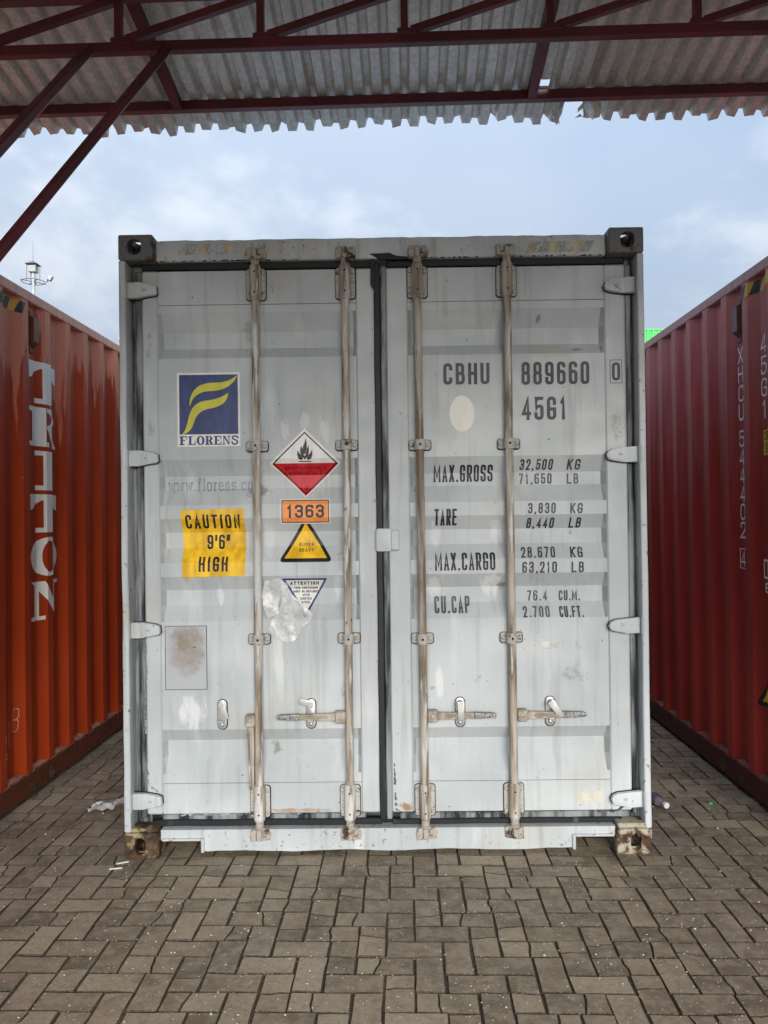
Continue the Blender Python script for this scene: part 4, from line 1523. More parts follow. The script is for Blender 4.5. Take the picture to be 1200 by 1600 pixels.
def dia(k):
    return (cx, cz_ + hh * k), (cx + hw * k, cz_), (cx, cz_ - hh * k), (cx - hw * k, cz_)


t_, r_, b_, l_ = dia(1.0)
P = poly([t_, r_, b_, l_][::-1], 0, 0)
t_, r_, b_, l_ = dia(0.95)
P += poly([l_, b_, r_], 1, 1)
t_, r_, b_, l_ = dia(0.885)
for a_, c_ in (((l_), (t_)), ((t_), (r_)), ((r_), (b_)), ((b_), (l_))):
    for q in strip([Vector(a_), Vector(c_)], 0.006, False): P.append((q, 2, 2))


def flame(pts, mi, ly):
    return poly([(cx + u, cz_ + v) for u, v in pts], mi, ly)


# flame built of licking tongues
for tongue in (
        [(-0.030, 0.020), (-0.036, 0.040), (-0.034, 0.060), (-0.024, 0.046), (-0.012, 0.030), (-0.010, 0.016)],
        [(-0.018, 0.030), (-0.022, 0.060), (-0.016, 0.082), (-0.010, 0.070), (-0.006, 0.050), (-0.006, 0.034)],
        [(-0.010, 0.040), (-0.008, 0.075), (0.000, 0.098), (0.004, 0.118), (0.010, 0.096), (0.010, 0.070), (0.002, 0.044)],
        [(0.002, 0.040), (0.010, 0.066), (0.018, 0.086), (0.020, 0.062), (0.018, 0.036)],
        [(0.010, 0.016), (0.014, 0.034), (0.026, 0.046), (0.036, 0.064), (0.036, 0.040), (0.030, 0.020)],
        [(-0.026, 0.022), (-0.020, 0.034), (-0.010, 0.044), (0.000, 0.034), (0.012, 0.044), (0.022, 0.034), (0.026, 0.022), (0.018, 0.014), (0.008, 0.026), (0.000, 0.016), (-0.008, 0.026), (-0.018, 0.014)]):
    P += flame(tongue[::-1], 2, 2 + 0.2 * len(P) % 1)
P += rect(cx - 0.029, cx + 0.029, cz_ + 0.006, cz_ + 0.010, 2, 2)
P += layout('SPONTANEOUSLY', cx - 0.098, cx + 0.098, cz_ - 0.030, cz_ - 0.014, 0.0036, 0.3, 0.45, 0, 3, 2)
P += layout('COMBUSTIBLE', cx - 0.080, cx + 0.080, cz_ - 0.054, cz_ - 0.038, 0.0036, 0.3, 0.45, 0, 3, 2)
P += layout('2', cx - 0.006, cx + 0.010, cz_ - 0.126, cz_ - 0.106, 0.0036, 0.3, 0.45, 0.1, 3, 2)
put('hazard_diamond', P, [m_stk_white, m_stk_red, m_stk_black, m_stk_dred], DL, 'white and red diamond reading SPONTANEOUSLY COMBUSTIBLE')

# UN number
P = rect(-0.487, -0.252, 1.541, 1.659, 0, 0) + rect(-0.482, -0.257, 1.546, 1.654, 2, 1) + rect(-0.478, -0.261, 1.550, 1.650, 1, 2)
P += layout('1363', -0.458, -0.281, 1.570, 1.631, 0.0108, 0.30, 0.42, 0, 2, 3)
put('number_plate', P, [m_stk_white, m_stk_orange, m_stk_black], DL, 'orange sticker reading 1363', base=0.0030)

# super heavy triangle


def tri(cx, z0, z1, hw, r, n=5):
    pts = fillet([(cx - hw, z0), (cx + hw, z0), (cx, z1)], r, True, n)
    return [(p.x, p.y) for p in pts]


P = poly(tri(-0.371, 1.360, 1.575, 0.130, 0.030), 0, 0) + poly(tri(-0.371, 1.378, 1.545, 0.101, 0.004), 1, 1)
P += layout('SUPER', -0.405, -0.334, 1.434, 1.450, 0.0034, 0.35, 0.45, 0, 2, 2)
P += layout('HEAVY', -0.405, -0.334, 1.408, 1.424, 0.0034, 0.35, 0.45, 0, 2, 2)
put('weight_triangle', P, [m_stk_black, m_stk_yellow, m_stk_brown], DL, 'black edged yellow triangle reading SUPER HEAVY')

# repair notice: triangle point down
P = poly([(-0.486, 1.283), (-0.378, 1.095), (-0.271, 1.283)], 0, 0) + poly([(-0.470, 1.274), (-0.378, 1.113), (-0.286, 1.274)], 1, 1)
P += layout('ATTENTION', -0.448, -0.312, 1.251, 1.268, 0.0044, 0.32, 0.45, 0, 2, 2)
for k, (tx_, hw_) in enumerate((('THIS CONTAINER', 0.056), ('MUST BE REPAIRED', 0.060), ('WITH', 0.017), ('CORTEN', 0.027), ('STEEL', 0.022))):
    P += layout(tx_, -0.375 - hw_, -0.375 + hw_, 1.230 - 0.0172 * k, 1.2412 - 0.0172 * k, 0.0026, 0.3, 0.45, 0, 2, 2)
put('repair_notice', P, [m_stk_navy, m_stk_white, m_stk_black], DL, 'white triangle notice with blue edge reading ATTENTION')

# data plate, riveted
bm = BM()
box(bm, -1.038, -0.842, FY - 0.0005, FY + 0.007, 0.766, 1.066, 0.001)
M = Mat('stained_data_plate')
k = M.mask(6, 0.42, 0.6, detail=7, rough=0.62, loc=(0.3, 0, 0.4))
gx = M.xyz()
rad_ = M.math('ADD', M.math('POWER', M.math('MULTIPLY', M.math('ADD', gx[0], 0.935), 11), 2), M.math('POWER', M.math('MULTIPLY', M.math('ADD', gx[2], -0.955), 6.8), 2))
k2 = M.math('MULTIPLY', M.rng(M.math('ADD', rad_, M.math('MULTIPLY', M.noise(13, detail=7, rough=0.65), 2.2)), 1.3, 2.2, 1.0, 0.0), M.rng(k, 0, 1, 0.6, 1.0))
a = M.mix(k2, (0.42, 0.44, 0.47), M.mix(M.noise(60, detail=4), (0.20, 0.16, 0.12), (0.32, 0.265, 0.21)))
m_plate = M.set(a, 0.5, 0.1, M.bump(M.noise(70, detail=4), 0.15, 0.003))
dp = finish('data_plate', bm, m_plate, DL)
dp['label'] = 'brown stained blank metal data plate'
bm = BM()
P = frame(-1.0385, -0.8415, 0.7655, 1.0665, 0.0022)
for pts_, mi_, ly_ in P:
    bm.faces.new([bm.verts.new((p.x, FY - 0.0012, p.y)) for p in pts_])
finish('plate_edge', bm, m_shade_mastic, dp)
for rx in (-0.984, -0.900):
    bm = BM()
    dome(bm, rx, FY - 0.0005, 0.966, 0.006, 0.003)
    finish('plate_rivet', bm, m_bolt, dp)


# ------- markings on the right leaf
TH = 0.0152
put('lettering', layout('CBHU', 0.290, 0.508, 2.189, 2.290, TH, 0.36, 0.5), m_black_worn, DR, 'owner code CBHU in black')
put('lettering', layout('889660', 0.658, 0.978, 2.183, 2.291, TH, 0.36, 0.5), m_black_worn, DR, 'serial number 889660')
put('lettering', layout('0', 1.083, 1.121, 2.197, 2.282, 0.0125, 0.3, 0.5) + frame(1.073, 1.131, 2.184, 2.295, 0.0028), m_black_worn, DR, 'boxed check digit 0')
put('lettering', layout('45G1', 0.658, 0.868, 2.017, 2.126, TH, 0.36, 0.5), m_black_worn, DR, 'size code 45G1')
P = [([Vector((0.376 + 0.059 * cos(2 * pi * k / 40), 2.051 + 0.0855 * sin(2 * pi * k / 40))) for k in range(40)], 0, 0)]
put('oval_sticker', P, m_stk_cream, DR, 'plain cream oval sticker')
T2 = 0.0100
put('lettering', layout('MAX.GROSS', 0.240, 0.522, 1.731, 1.811, T2, 0.30, 0.5), m_black, DR)
put('lettering', layout('32,500', 0.648, 0.804, 1.783, 1.833, 0.0074, 0.45, 0.5, 0.06), m_black_worn, DR)
put('lettering', layout('KG', 0.873, 0.935, 1.782, 1.831, 0.0074, 0.45, 0.5, 0.06), m_black_worn, DR)
put('lettering', layout('71,650', 0.647, 0.803, 1.717, 1.767, 0.0074, 0.45, 0.5), m_black_faint, DR)
put('lettering', layout('LB', 0.875, 0.930, 1.716, 1.765, 0.0074, 0.45, 0.5), m_black_faint, DR)
put('lettering', layout('TARE', 0.240, 0.346, 1.524, 1.603, T2, 0.30, 0.5), m_black, DR)
put('lettering', layout('3,830', 0.680, 0.810, 1.576, 1.626, 0.0074, 0.45, 0.5, 0.05), m_black_worn, DR)
put('lettering', layout('KG', 0.879, 0.937, 1.574, 1.623, 0.0074, 0.45, 0.5, 0.05), m_black_worn, DR)
put('lettering', layout('8,440', 0.677, 0.806, 1.506, 1.556, 0.0074, 0.45, 0.5, 0.05), m_black, DR)
put('lettering', layout('LB', 0.878, 0.934, 1.506, 1.555, 0.0074, 0.45, 0.5, 0.05), m_black, DR)
put('lettering', layout('MAX.CARGO', 0.239, 0.524, 1.312, 1.395, T2, 0.30, 0.5), m_black, DR)
put('lettering', layout('28.670', 0.647, 0.807, 1.368, 1.418, 0.0074, 0.45, 0.5, 0.05), m_black_worn, DR)
put('lettering', layout('KG', 0.879, 0.937, 1.367, 1.416, 0.0074, 0.45, 0.5, 0.05), m_black_worn, DR)
put('lettering', layout('63,210', 0.650, 0.812, 1.297, 1.349, 0.0074, 0.45, 0.5, 0.03), m_black, DR)
put('lettering', layout('LB', 0.881, 0.939, 1.297, 1.347, 0.0074, 0.45, 0.5, 0.03), m_black, DR)
put('lettering', layout('CU.CAP', 0.236, 0.404, 1.109, 1.188, T2, 0.34, 0.5), m_black_faint, DR)
put('lettering', layout('76.4', 0.679, 0.774, 1.161, 1.210, 0.0074, 0.45, 0.5), m_black_faint, DR)
put('lettering', layout('CU.M.', 0.829, 0.930, 1.160, 1.209, 0.0074, 0.34, 0.5), m_black_worn, DR)
put('lettering', layout('2.700', 0.653, 0.779, 1.087, 1.137, 0.0074, 0.45, 0.5), m_black_faint, DR)
put('lettering', layout('CU.FT.', 0.825, 0.938, 1.086, 1.136, 0.0074, 0.32, 0.5), m_black_worn, DR)
m_stk_fade = flat_mat('bleached_sticker', (0.64, 0.63, 0.60), 0.5, 0.05, (0.50, 0.62), 8)
put('bleached_label', rect(0.738, 0.932, 0.938, 0.972), m_stk_fade, DR)
P = rect(0.896, 1.014, 0.217, 0.271, 0, 0) + layout('SILL', 0.915, 0.985, 0.228, 0.260, 0.006, 0.35, 0.5, 0, 1, 1)
put('bleached_label', P, [m_stk_tan, m_stk_tan2], DR, 'small cream label low on the door')

# ------------------------------------------------ the neighbouring containers
PITCH_C = 0.278


def side_container(name, label, sx, xf, yaw, y0, phase, mw, mr, mb, mchip):
    """sx = +1: corrugated side faces +x at local x = 0, body on the -x side. Local y runs along its length."""
    root = empty(name, (xf + math.tan(yaw) * 0, 0, 0), -yaw)
    tag(root, label, 'container')

    def dep(y):
        t = ((y - phase) % PITCH_C)
        if t < 0.070: return 0.0
        if t < 0.138: return 0.036 * (t - 0.070) / 0.068
        if t < 0.208: return 0.036
        return 0.036 * (1 - (t - 0.208) / 0.070)

    y1 = y0 + LEN
    cuts = []
    k0 = int((y0 - phase) / PITCH_C) - 1
    for k in range(k0, k0 + 60):
        for t in (0, 0.070, 0.138, 0.208):
            c = phase + k * PITCH_C + t
            if y0 + 0.17 < c < y1 - 0.17: cuts.append(c)
    ys = [y0 + 0.17] + cuts + [y1 - 0.17]
    WO = 0.004      # wall set back from the rail face
    bm = BM()
    zl = [0.135 + (2.832 - 0.135) * k / 14 for k in range(15)]
    ws = random.Random(31 + sx)
    dent = [(ws.uniform(0.3, 4), ws.uniform(0.4, 2.5), ws.uniform(0.12, 0.3), ws.uniform(0.003, 0.009)) for _ in range(14)]

    def buckle(y, z):
        if z < 0.2 or z > 2.75: return 0.0
        return sum(a * math.exp(-((y - p) ** 2 + (z - q) ** 2) / (r * r)) for p, q, r, a in dent) * 0.6
    rows = [[bm.verts.new((-sx * (WO + dep(y) + buckle(y, z)), y, z)) for z in zl] for y in ys]
    for a_, b_ in zip(rows, rows[1:]):
        for k in range(14): bm.faces.new((a_[k], b_[k], b_[k + 1], a_[k + 1]))
    finish('corrugated_side', bm, mw, root)
    bm = BM()
    box(bm, *sorted((0, -sx * 0.06)), y0 + 0.178, y1 - 0.178, 2.826, 2.886, 0.006)
    finish('top_rail', bm, mr, root)
    bm = BM()
    box(bm, *sorted((0.0, -sx * 0.05)), y0 + 0.178, y1 - 0.178, 0.024, 0.148, 0.004)
    finish('bottom_rail', bm, mb, root)
    # chipped seam: ragged pale edge where the wall is welded to the rail
    bm = BM()
    yy = y0 + 0.2
    while yy < 5.5:
        ln = random.uniform(0.05, 0.14)
        zt = 0.150 + random.uniform(0.002, 0.006)
        xs_ = -sx * 0.0035
        q = [(xs_, yy, 0.146), (xs_, yy + ln, 0.146), (xs_, yy + ln * 0.8, zt), (xs_, yy + ln * 0.3, zt + 0.001)]
        bm.faces.new([bm.verts.new((p[0] + sx * 0.0048, p[1], p[2])) for p in q])
        yy += ln + random.uniform(0.0, 0.06)
    # lighter weld fillets lying in each recess on top of the rail
    for k in range(0, 22):
        yc = phase + k * PITCH_C + 0.138 - PITCH_C
        if yc < y0 + 0.2: continue
        vv = [(-sx * 0.006, yc - 0.06, 0.152), (-sx * 0.006, yc + 0.13, 0.152), (-sx * 0.037, yc + 0.075, 0.168), (-sx * 0.037, yc - 0.005, 0.168)]
        bm.faces.new([bm.verts.new(p) for p in vv])
    finish('chipped_seam', bm, mchip, root)
    # body: far side, roof, ends, castings, posts
    bm = BM()
    box(bm, *sorted((-sx * 0.05, -sx * 2.432)), y0 + 0.125, y1 - 0.02, 0.15, 2.86)
    finish('body', bm, mw, root)
    bm = BM()
    box(bm, *sorted((-sx * 2.378, -sx * 2.438)), y0 + 0.178, y1 - 0.178, 0.024, 2.886, 0.004)
    finish('far_side', bm, mr, root)
    for yy in (y0, y1 - 0.178):
        for xa in (0, 2.438 - 0.162):
            for z0 in (0, HT - 0.118):
                b2 = BM()
                box(b2, *sorted((-sx * xa, -sx * (xa + 0.162))), yy, yy + 0.178, z0, z0 + 0.118, 0.008)
                finish('corner_casting', b2, mb, root)
            b2 = BM()
            box(b2, *sorted((-sx * (xa + 0.003), -sx * (xa + 0.158))), yy + 0.01, yy + 0.170, 0.118, HT - 0.118, 0.004)
            finish('corner_post', b2, mw, root)

    # door end
    for k in (0, 1):
        b2 = BM()
        xa = 0.165 + k * 1.057
        cols = (xa, xa + 0.012, xa + 0.08, xa + 0.094, xa + 0.957, xa + 0.971, xa + 1.038, xa + 1.05)
        zz = [0.14] + [z_ + d_ for z_ in (0.42, 0.95, 1.48, 2.01, 2.45) for d_ in (0, 0.06, 0.14, 0.20)] + [2.76]
        dd = [0] + [0, 0.035, 0.035, 0] * 5 + [0]
        rows2 = [[b2.verts.new((-sx * c_, y0 + 0.055 + (d_ if 0.09 < c_ - xa < 0.96 else 0), z_)) for c_ in cols] for z_, d_ in zip(zz, dd)]
        for ra, rb in zip(rows2, rows2[1:]):
            for q in range(len(cols) - 1): b2.faces.new((ra[q], ra[q + 1], rb[q + 1], rb[q]))
        dr_ = finish('door', b2, mw, root)
        for q in (0.28, 0.72):
            b2 = BM()
            tube(b2, (-sx * (xa + q * 1.05), y0 + 0.03, 0.10), (-sx * (xa + q * 1.05), y0 + 0.03, 2.80), 0.018, seg=10)
            finish('lock_rod', b2, m_bracket, dr_, smooth=40)
    for nm, za, zb in (('door_header', 2.76, 2.88), ('door_sill', 0.03, 0.14)):
        b2 = BM()
        box(b2, *sorted((-sx * 0.163, -sx * 2.275)), y0 + 0.03, y0 + 0.12, za, zb, 0.004)
        finish(nm, b2, mr, root)

    def mp(u, v, o):          # u along the length, v height
        return (-sx * (WO + dep(u) + buckle(u, v)) + sx * (o + 0.0006), u, v)

    def mk(nm, polys, mats, lb=None):
        o = decal(nm, polys, mats, root, mp, cuts, [0.135 + 2.697 * k / 14 for k in range(15)])
        if lb: o['label'] = lb
        return o
    return root, mk, dep


YAW_L, YAW_R = math.atan(0.0186), math.atan(0.0133)
left_root, mk_l, dep_l = side_container('shipping_container', 'orange red container with large cream TRITON letters, left of the grey one', 1, -2.0332, YAW_L, 0.06, 0.752, m_orange, m_orange_rail, m_rail_dk_l, m_chip_l)
right_root, mk_r, dep_r = side_container('shipping_container', 'dark maroon container numbered XHCU 544402, right of the grey one', -1, 1.9763, YAW_R, 0.02, 0.642, m_maroon, m_maroon_rail, m_rail_dk_r, m_chip_r)

# big stencilled name down the left container
P = []
for c, (za, zb) in zip('TRITON', ((2.265, 2.512), (2.012, 2.243), (1.752, 1.985), (1.502, 1.728), (1.245, 1.470), (0.985, 1.212))):
    P += serif_word(c, 0.880, 1.240, za, zb, 0, 0, 0.31)
mk_l('lettering', P, m_cream_lt, 'TRITON in large cream letters, one under another')
P = []
for k in range(-2, 3):
    yb = 0.44 + k * 0.105
    P += poly([(yb, 2.738), (yb + 0.05, 2.738), (yb + 0.085, 2.806), (yb + 0.035, 2.806)], 0, 0)
    P += poly([(yb + 0.0525, 2.738), (yb + 0.1025, 2.738), (yb + 0.1375, 2.806), (yb + 0.0875, 2.806)], 1, 0)
mk_l('hazard_stripes', P, [m_haz_y2, m_haz_k2], 'yellow and black hazard stripes')
P = []
for ch, y_, z_, w_, h_ in (('8', 0.66, 0.405, 0.045, 0.13), ('1', 0.60, 0.345, 0.04, 0.13), ('2', 0.52, 0.30, 0.05, 0.13)):
    P += layout(ch, y_, y_ + w_, z_, z_ + h_, 0.0042, 0.3, 0.5, 0.1)
mk_l('chalk_scrawl', P, m_chalk, 'chalked 218')


def vent(root, sx, y, z, mt, dep):
    bm = BM()
    x = -sx * (0.004 + 0.036)
    out = sx * 0.034
    # hooded ventilator: box with sloped foot
    prof_ = [(0, 0.10), (out, 0.085), (out, -0.055), (0, -0.085)]
    a_ = [bm.verts.new((x + p[0], y - 0.030, z + p[1])) for p in prof_]
    b_ = [bm.verts.new((x + p[0], y + 0.030, z + p[1])) for p in prof_]
    bm.faces.new(a_)
    bm.faces.new(b_[::-1])
    for k in range(4): bm.faces.new((a_[k], a_[(k + 1) % 4], b_[(k + 1) % 4], b_[k]))
    o = finish('ventilator', bm, mt, root)
    for dz in (0.112, -0.100):
        bm = BM()
        box(bm, *sorted((x + sx * 0.001, x + sx * 0.008)), y - 0.026, y + 0.026, z + dz - 0.014, z + dz + 0.010)
        finish('vent_flange', bm, mt, o)


vent(left_root, 1, 0.752 + 0.173, 2.668, m_vent_l, dep_l)
vent(right_root, -1, 0.642 + 0.173, 2.645, m_vent_r, dep_r)

# markings on the right container; seen from outside its length runs right to left, so letters are mirrored along y


def flip(polys, c):
    return [([Vector((2 * c - p[0], p[1])) for p in pts][::-1], mi, ly) for pts, mi, ly in polys]


def column(text, yc, w, tops, h, th):
    P = []
    for c, zt in zip(text, tops):
        if c == ' ': continue
        P += layout(c, yc - w / 2, yc + w / 2, zt - h, zt, th, 0.3, 0.5)
    return flip(P, yc)


yc = 0.642 + 0.173
tops = [2.505 - 0.108 * k for k in range(4)] + [2.505 - 0.108 * 4 - 0.040 - 0.1035 * k for k in range(6)]
P = column('XHCU544402', yc, 0.066, tops, 0.094, 0.0115)
zb = tops[-1] - 0.165
P += flip(layout('4', yc - 0.026, yc + 0.026, zb - 0.086, zb, 0.0105, 0.3, 0.5) + frame(yc - 0.040, yc + 0.040, zb - 0.100, zb + 0.014, 0.0045), yc)
mk_r('lettering', P, m_white_lt, 'XHCU 544402 and a boxed 4 in white, one under another')
yc = 0.642 - 0.105
P = column('45G1', yc, 0.066, [2.515 - 0.117 * k for k in range(4)], 0.100, 0.0115)
mk_r('lettering', P, m_white_lt, '45G1 in white, one under another')
y_a, y_b = 0.375, 0.560
P = rect(y_a, y_b, 1.862, 2.012, 0, 0) + frame(y_a, y_b, 1.862, 2.012, 0.007, 1, 1)
P += flip(layout('2.91', y_a + 0.02, y_b - 0.015, 1.950, 1.995, 0.0075, 0.35, 0.5, 0, 1, 1), (y_a + y_b) / 2)
P += flip(layout('9\'6"', y_a + 0.03, y_b - 0.025, 1.882, 1.930, 0.0075, 0.35, 0.5, 0, 1, 1), (y_a + y_b) / 2)
mk_r('height_sticker', P, [m_stk_yellow, m_stk_black], 'yellow sticker reading 2.91 and 9\'6"')
y_a, y_b = 0.375, 0.572
P = rect(y_a, y_b, 1.215, 1.318, 0, 0) + rect(y_a + 0.092, y_b - 0.012, 1.227, 1.306, 1, 1) + rect(y_a + 0.012, y_a + 0.084, 1.227, 1.306, 1, 1)
P += flip(layout('i', y_a + 0.028, y_a + 0.075, 1.232, 1.302, 0.014, 0.2, 0.4, 0, 0, 2) + layout('c', y_a + 0.112, y_a + 0.165, 1.232, 1.330, 0.014, 0.2, 0.4, 0, 0, 2), (y_a + y_b) / 2)
P += flip(layout('8', y_a + 0.012, y_a + 0.06, 1.140, 1.195, 0.010, 0.3, 0.5, 0, 0, 0), (y_a + y_b) / 2)
mk_r('lettering', P, [m_white_lt, m_maroon], 'white boxed ic mark with an 8 below')
P = poly(tri(0.440, 0.530, 0.860, 0.190, 0.04), 0, 0) + poly(tri(0.440, 0.556, 0.815, 0.150, 0.006), 1, 1)
P += flip(layout('SUPER', 0.385, 0.50, 0.640, 0.664, 0.005, 0.35, 0.45, 0, 2, 2) + layout('HEAVY', 0.385, 0.50, 0.600, 0.624, 0.005, 0.35, 0.45, 0, 2, 2), 0.440)
mk_r('weight_triangle', P, [m_stk_black, m_stk_yellow, m_stk_brown], 'black edged yellow triangle low on the maroon side')
P = []
for k in range(-2, 2):
    yb = 0.52 + k * 0.115
    P += poly([(yb, 2.745), (yb + 0.055, 2.745), (yb + 0.02, 2.812), (yb - 0.035, 2.812)], 0, 0)
    P += poly([(yb + 0.0575, 2.745), (yb + 0.1125, 2.745), (yb + 0.0775, 2.812), (yb + 0.0225, 2.812)], 1, 0)
mk_r('hazard_stripes', P, [m_haz_y2, m_haz_k2], 'yellow and black hazard stripes')

# ------------------------------------------------ far stack of green containers, only its top shows above the maroon one
lv = ('topmost bright green container of the far stack, above the maroon roofline', 'green container second from the top of the far stack', 'green container third from the top of the far stack', 'green container standing on the ground under the far stack')
for k in range(4):
    zb = (3 - k) * 2.765
    root = empty('shipping_container', (7.0, 36.0, zb))
    tag(root, lv[k], 'container', 'green containers stacked far behind')
    bm = BM()
    ph = 0
    xs = [0.17]
    while xs[-1] < 12.0:
        xs += [xs[-1] + 0.07, xs[-1] + 0.138, xs[-1] + 0.208, xs[-1] + 0.278]
    dv = [0.0]
    while len(dv) < len(xs): dv += [0.0, 0.036, 0.036, 0.0]
    rows = [[bm.verts.new((x, 0.01 + d_, z)) for z in (0.14, 2.62)] for x, d_ in zip(xs, dv)]
    for a_, b_ in zip(rows, rows[1:]): bm.faces.new((a_[0], b_[0], b_[1], a_[1]))
    finish('corrugated_side', bm, m_green, root)
    bm = BM()
    box(bm, 0, 12.19, 0.06, 2.43, 0.10, 2.66)
    box(bm, 0, 12.19, 0.0, 0.06, 2.615, 2.675)
    box(bm, 0, 12.19, 0.0, 0.06, 0.02, 0.15)
    for x in (0, 12.03):
        for y in (0, 2.27):
            box(bm, x - 0.002, x + 0.162, y - 0.003, y + 0.165, 0, 2.76 if k else 2.70)
    finish('body', bm, m_green, root)

# ================================================================== CANOPY
CY = radians(-1.5)
pv = Vector((0, 0.05, 0))
canopy = empty('canopy', pv - Matrix.Rotation(CY, 3, 'Z') @ pv, CY)
tag(canopy, 'open shed roof of corrugated zinc sheets on dark red steel trusses overhead', 'canopy')
SL = 0.158
YP, ZP = 0.398, 3.736          # eave purlin: position and top
YR = -3.2                     # ridge
YB = -7.1                     # back eave, out of view; reach chosen to shade the upper doors


def roof_z(y):
    return ZP + (YP - y) * SL if y >= YR else ZP + (YP - YR) * SL - (YR - y) * SL


RP = 0.0945                    # rib pitch
NR = 8
DEPTH = 0.037


def sheet(x0, y_end, seed, torn=None, lap=0.0):
    """one box-profile sheet from the ridge to the eave; ragged bent end"""
    rd = random.Random(seed)
    xs, zs = [], []
    for k in range(NR):
        for u, z in ((0, 0), (0.044, 0), (0.057, DEPTH), (0.0815, DEPTH)):
            xs.append(x0 + k * RP + u)
            zs.append(z)
    xs += [x0 + NR * RP, x0 + NR * RP + 0.042]
    zs += [0, 0]
    ys = [YR, -1.2, -0.5, 0.0, 0.22, 0.32, YP - 0.03, YP + 0.035, YP + 0.08, YP + 0.125, YP + 0.175, y_end]
    bm = BM()
    bend = [rd.uniform(-1, 1) for _ in range(len(xs) // 4 + 2)]
    rows = []
    for q, y in enumerate(ys):
        row = []
        over = max(0.0, (y - YP) / (y_end - YP)) if y > YP else 0.0
        for i, x in enumerate(xs):
            e = bend[(i + 2) // 4]
            squash = 1 - (0.30 + 0.4 * abs(e)) * (1 if YP - 0.08 < y < YP + 0.05 else 0) * rd.uniform(0, 0.5)
            z = roof_z(y) + 0.003 + lap + zs[i] * squash
            yy = y
            if over > 0:
                z += over * (0.016 * e + 0.003 * rd.uniform(-1, 1)) - 0.012 * over * over
                x = x + over * 0.003 * rd.uniform(-1, 1)
                if q == len(ys) - 1: yy += 0.03 * rd.choice((-1, 0, 0, 0.4)) * abs(e) + rd.uniform(-0.010, 0.008)
                if torn and torn[0] < x < torn[1]:
                    yy = min(yy, YP + torn[2] + rd.uniform(-0.01, 0.03) + over * 0.002)
            row.append(bm.verts.new((x, yy, z)))
        rows.append(row)
    for a_, b_ in zip(rows, rows[1:]):
        for k in range(len(xs) - 1):
            if torn and len(torn) > 3 and any(abs((a_[k].co.x) - hx) < 0.02 and abs((a_[k].co.y + b_[k].co.y) / 2 - hy) < 0.03 for hx, hy in torn[3]):
                continue
            bm.faces.new((a_[k], a_[k + 1], b_[k + 1], b_[k]))
    o = finish('roof_sheet', bm, m_zinc, canopy, recalc=False)
    return o


SW = RP * NR
for k in range(-8, 8):
    x0 = k * SW + 0.055
    torn = None
    if x0 < 1.2 and x0 + SW > 0.78: torn = (0.955, 1.075, 0.030, [(0.812, 0.345), (1.10, 0.47), (1.14, 0.50)])
    s_ = sheet(x0, 0.626, 100 + k, torn, 0.0035 if k % 2 else 0.0)
    # back slope sheet
    bm = BM()
    xs, zs = [], []
    for q in range(NR):
        for u, z in ((0, 0), (0.042, 0), (0.053, DEPTH), (0.0835, DEPTH)):
            xs.append(x0 + q * RP + u)
            zs.append(z)
    xs += [x0 + NR * RP, x0 + NR * RP + 0.042]
    zs += [0, 0]
    rows = [[bm.verts.new((x, y, roof_z(y) + 0.003 + (0.0035 if k % 2 else 0) + z)) for x, z in zip(xs, zs)] for y in (YB - 0.25, -4.2, YR)]
    for a_, b_ in zip(rows, rows[1:]):
        for q in range(len(xs) - 1): bm.faces.new((a_[q], a_[q + 1], b_[q + 1], b_[q]))
    finish('roof_sheet', bm, m_zinc, canopy, recalc=False)
# torn crumpled flap hanging at the gap
for (fx, seed, w_) in ((1.105, 3, 0.12), (0.925, 9, 0.05)):
    bm = BM()
    rd = random.Random(seed)
    gr = []
    for a_ in range(6):
        row = []
        for b_ in range(6):
            x = fx + w_ * (a_ / 5 - 0.5) + rd.uniform(-0.014, 0.014)
            y = YP + 0.03 + 0.17 * b_ / 5 + rd.uniform(-0.02, 0.02)
            z = roof_z(y) + rd.uniform(-0.02, 0.02) - (0.02 * b_ / 5)
            row.append(bm.verts.new((x, y, z)))
        gr.append(row)
    for a_ in range(5):
        for b_ in range(5):
            if b_ > 2 and rd.random() < 0.25: continue
            bm.faces.new((gr[a_][b_], gr[a_ + 1][b_], gr[a_ + 1][b_ + 1], gr[a_][b_ + 1]))
    finish('torn_flap', bm, m_zinc, canopy, recalc=False)

# purlins
for y in (YP,):
    zt = roof_z(y) - (0.0 if y == YP else 0.001)
    bm = BM()
    box(bm, -6.2, 6.2, y - 0.022, y + 0.022, zt - 0.049, zt - 0.001, 0.003)
    if y in (YP,):
        finish('purlin', bm, m_oxide, canopy)
# rafters under the sheets
for x in (-4.70, -2.875, -1.05, 0.771, 2.59, 4.42):
    bm = BM()
    ya, yb = YP - 0.023, YR
    for p0, p1 in (((x, ya, roof_z(ya) - 0.028), (x, yb, roof_z(yb) - 0.028)), ((x, YR, roof_z(YR) - 0.028), (x, YB, roof_z(YB) - 0.028))):
        bar(bm, p0, p1, 0.046, 0.048)
    finish('rafter', bm, m_oxide, canopy)


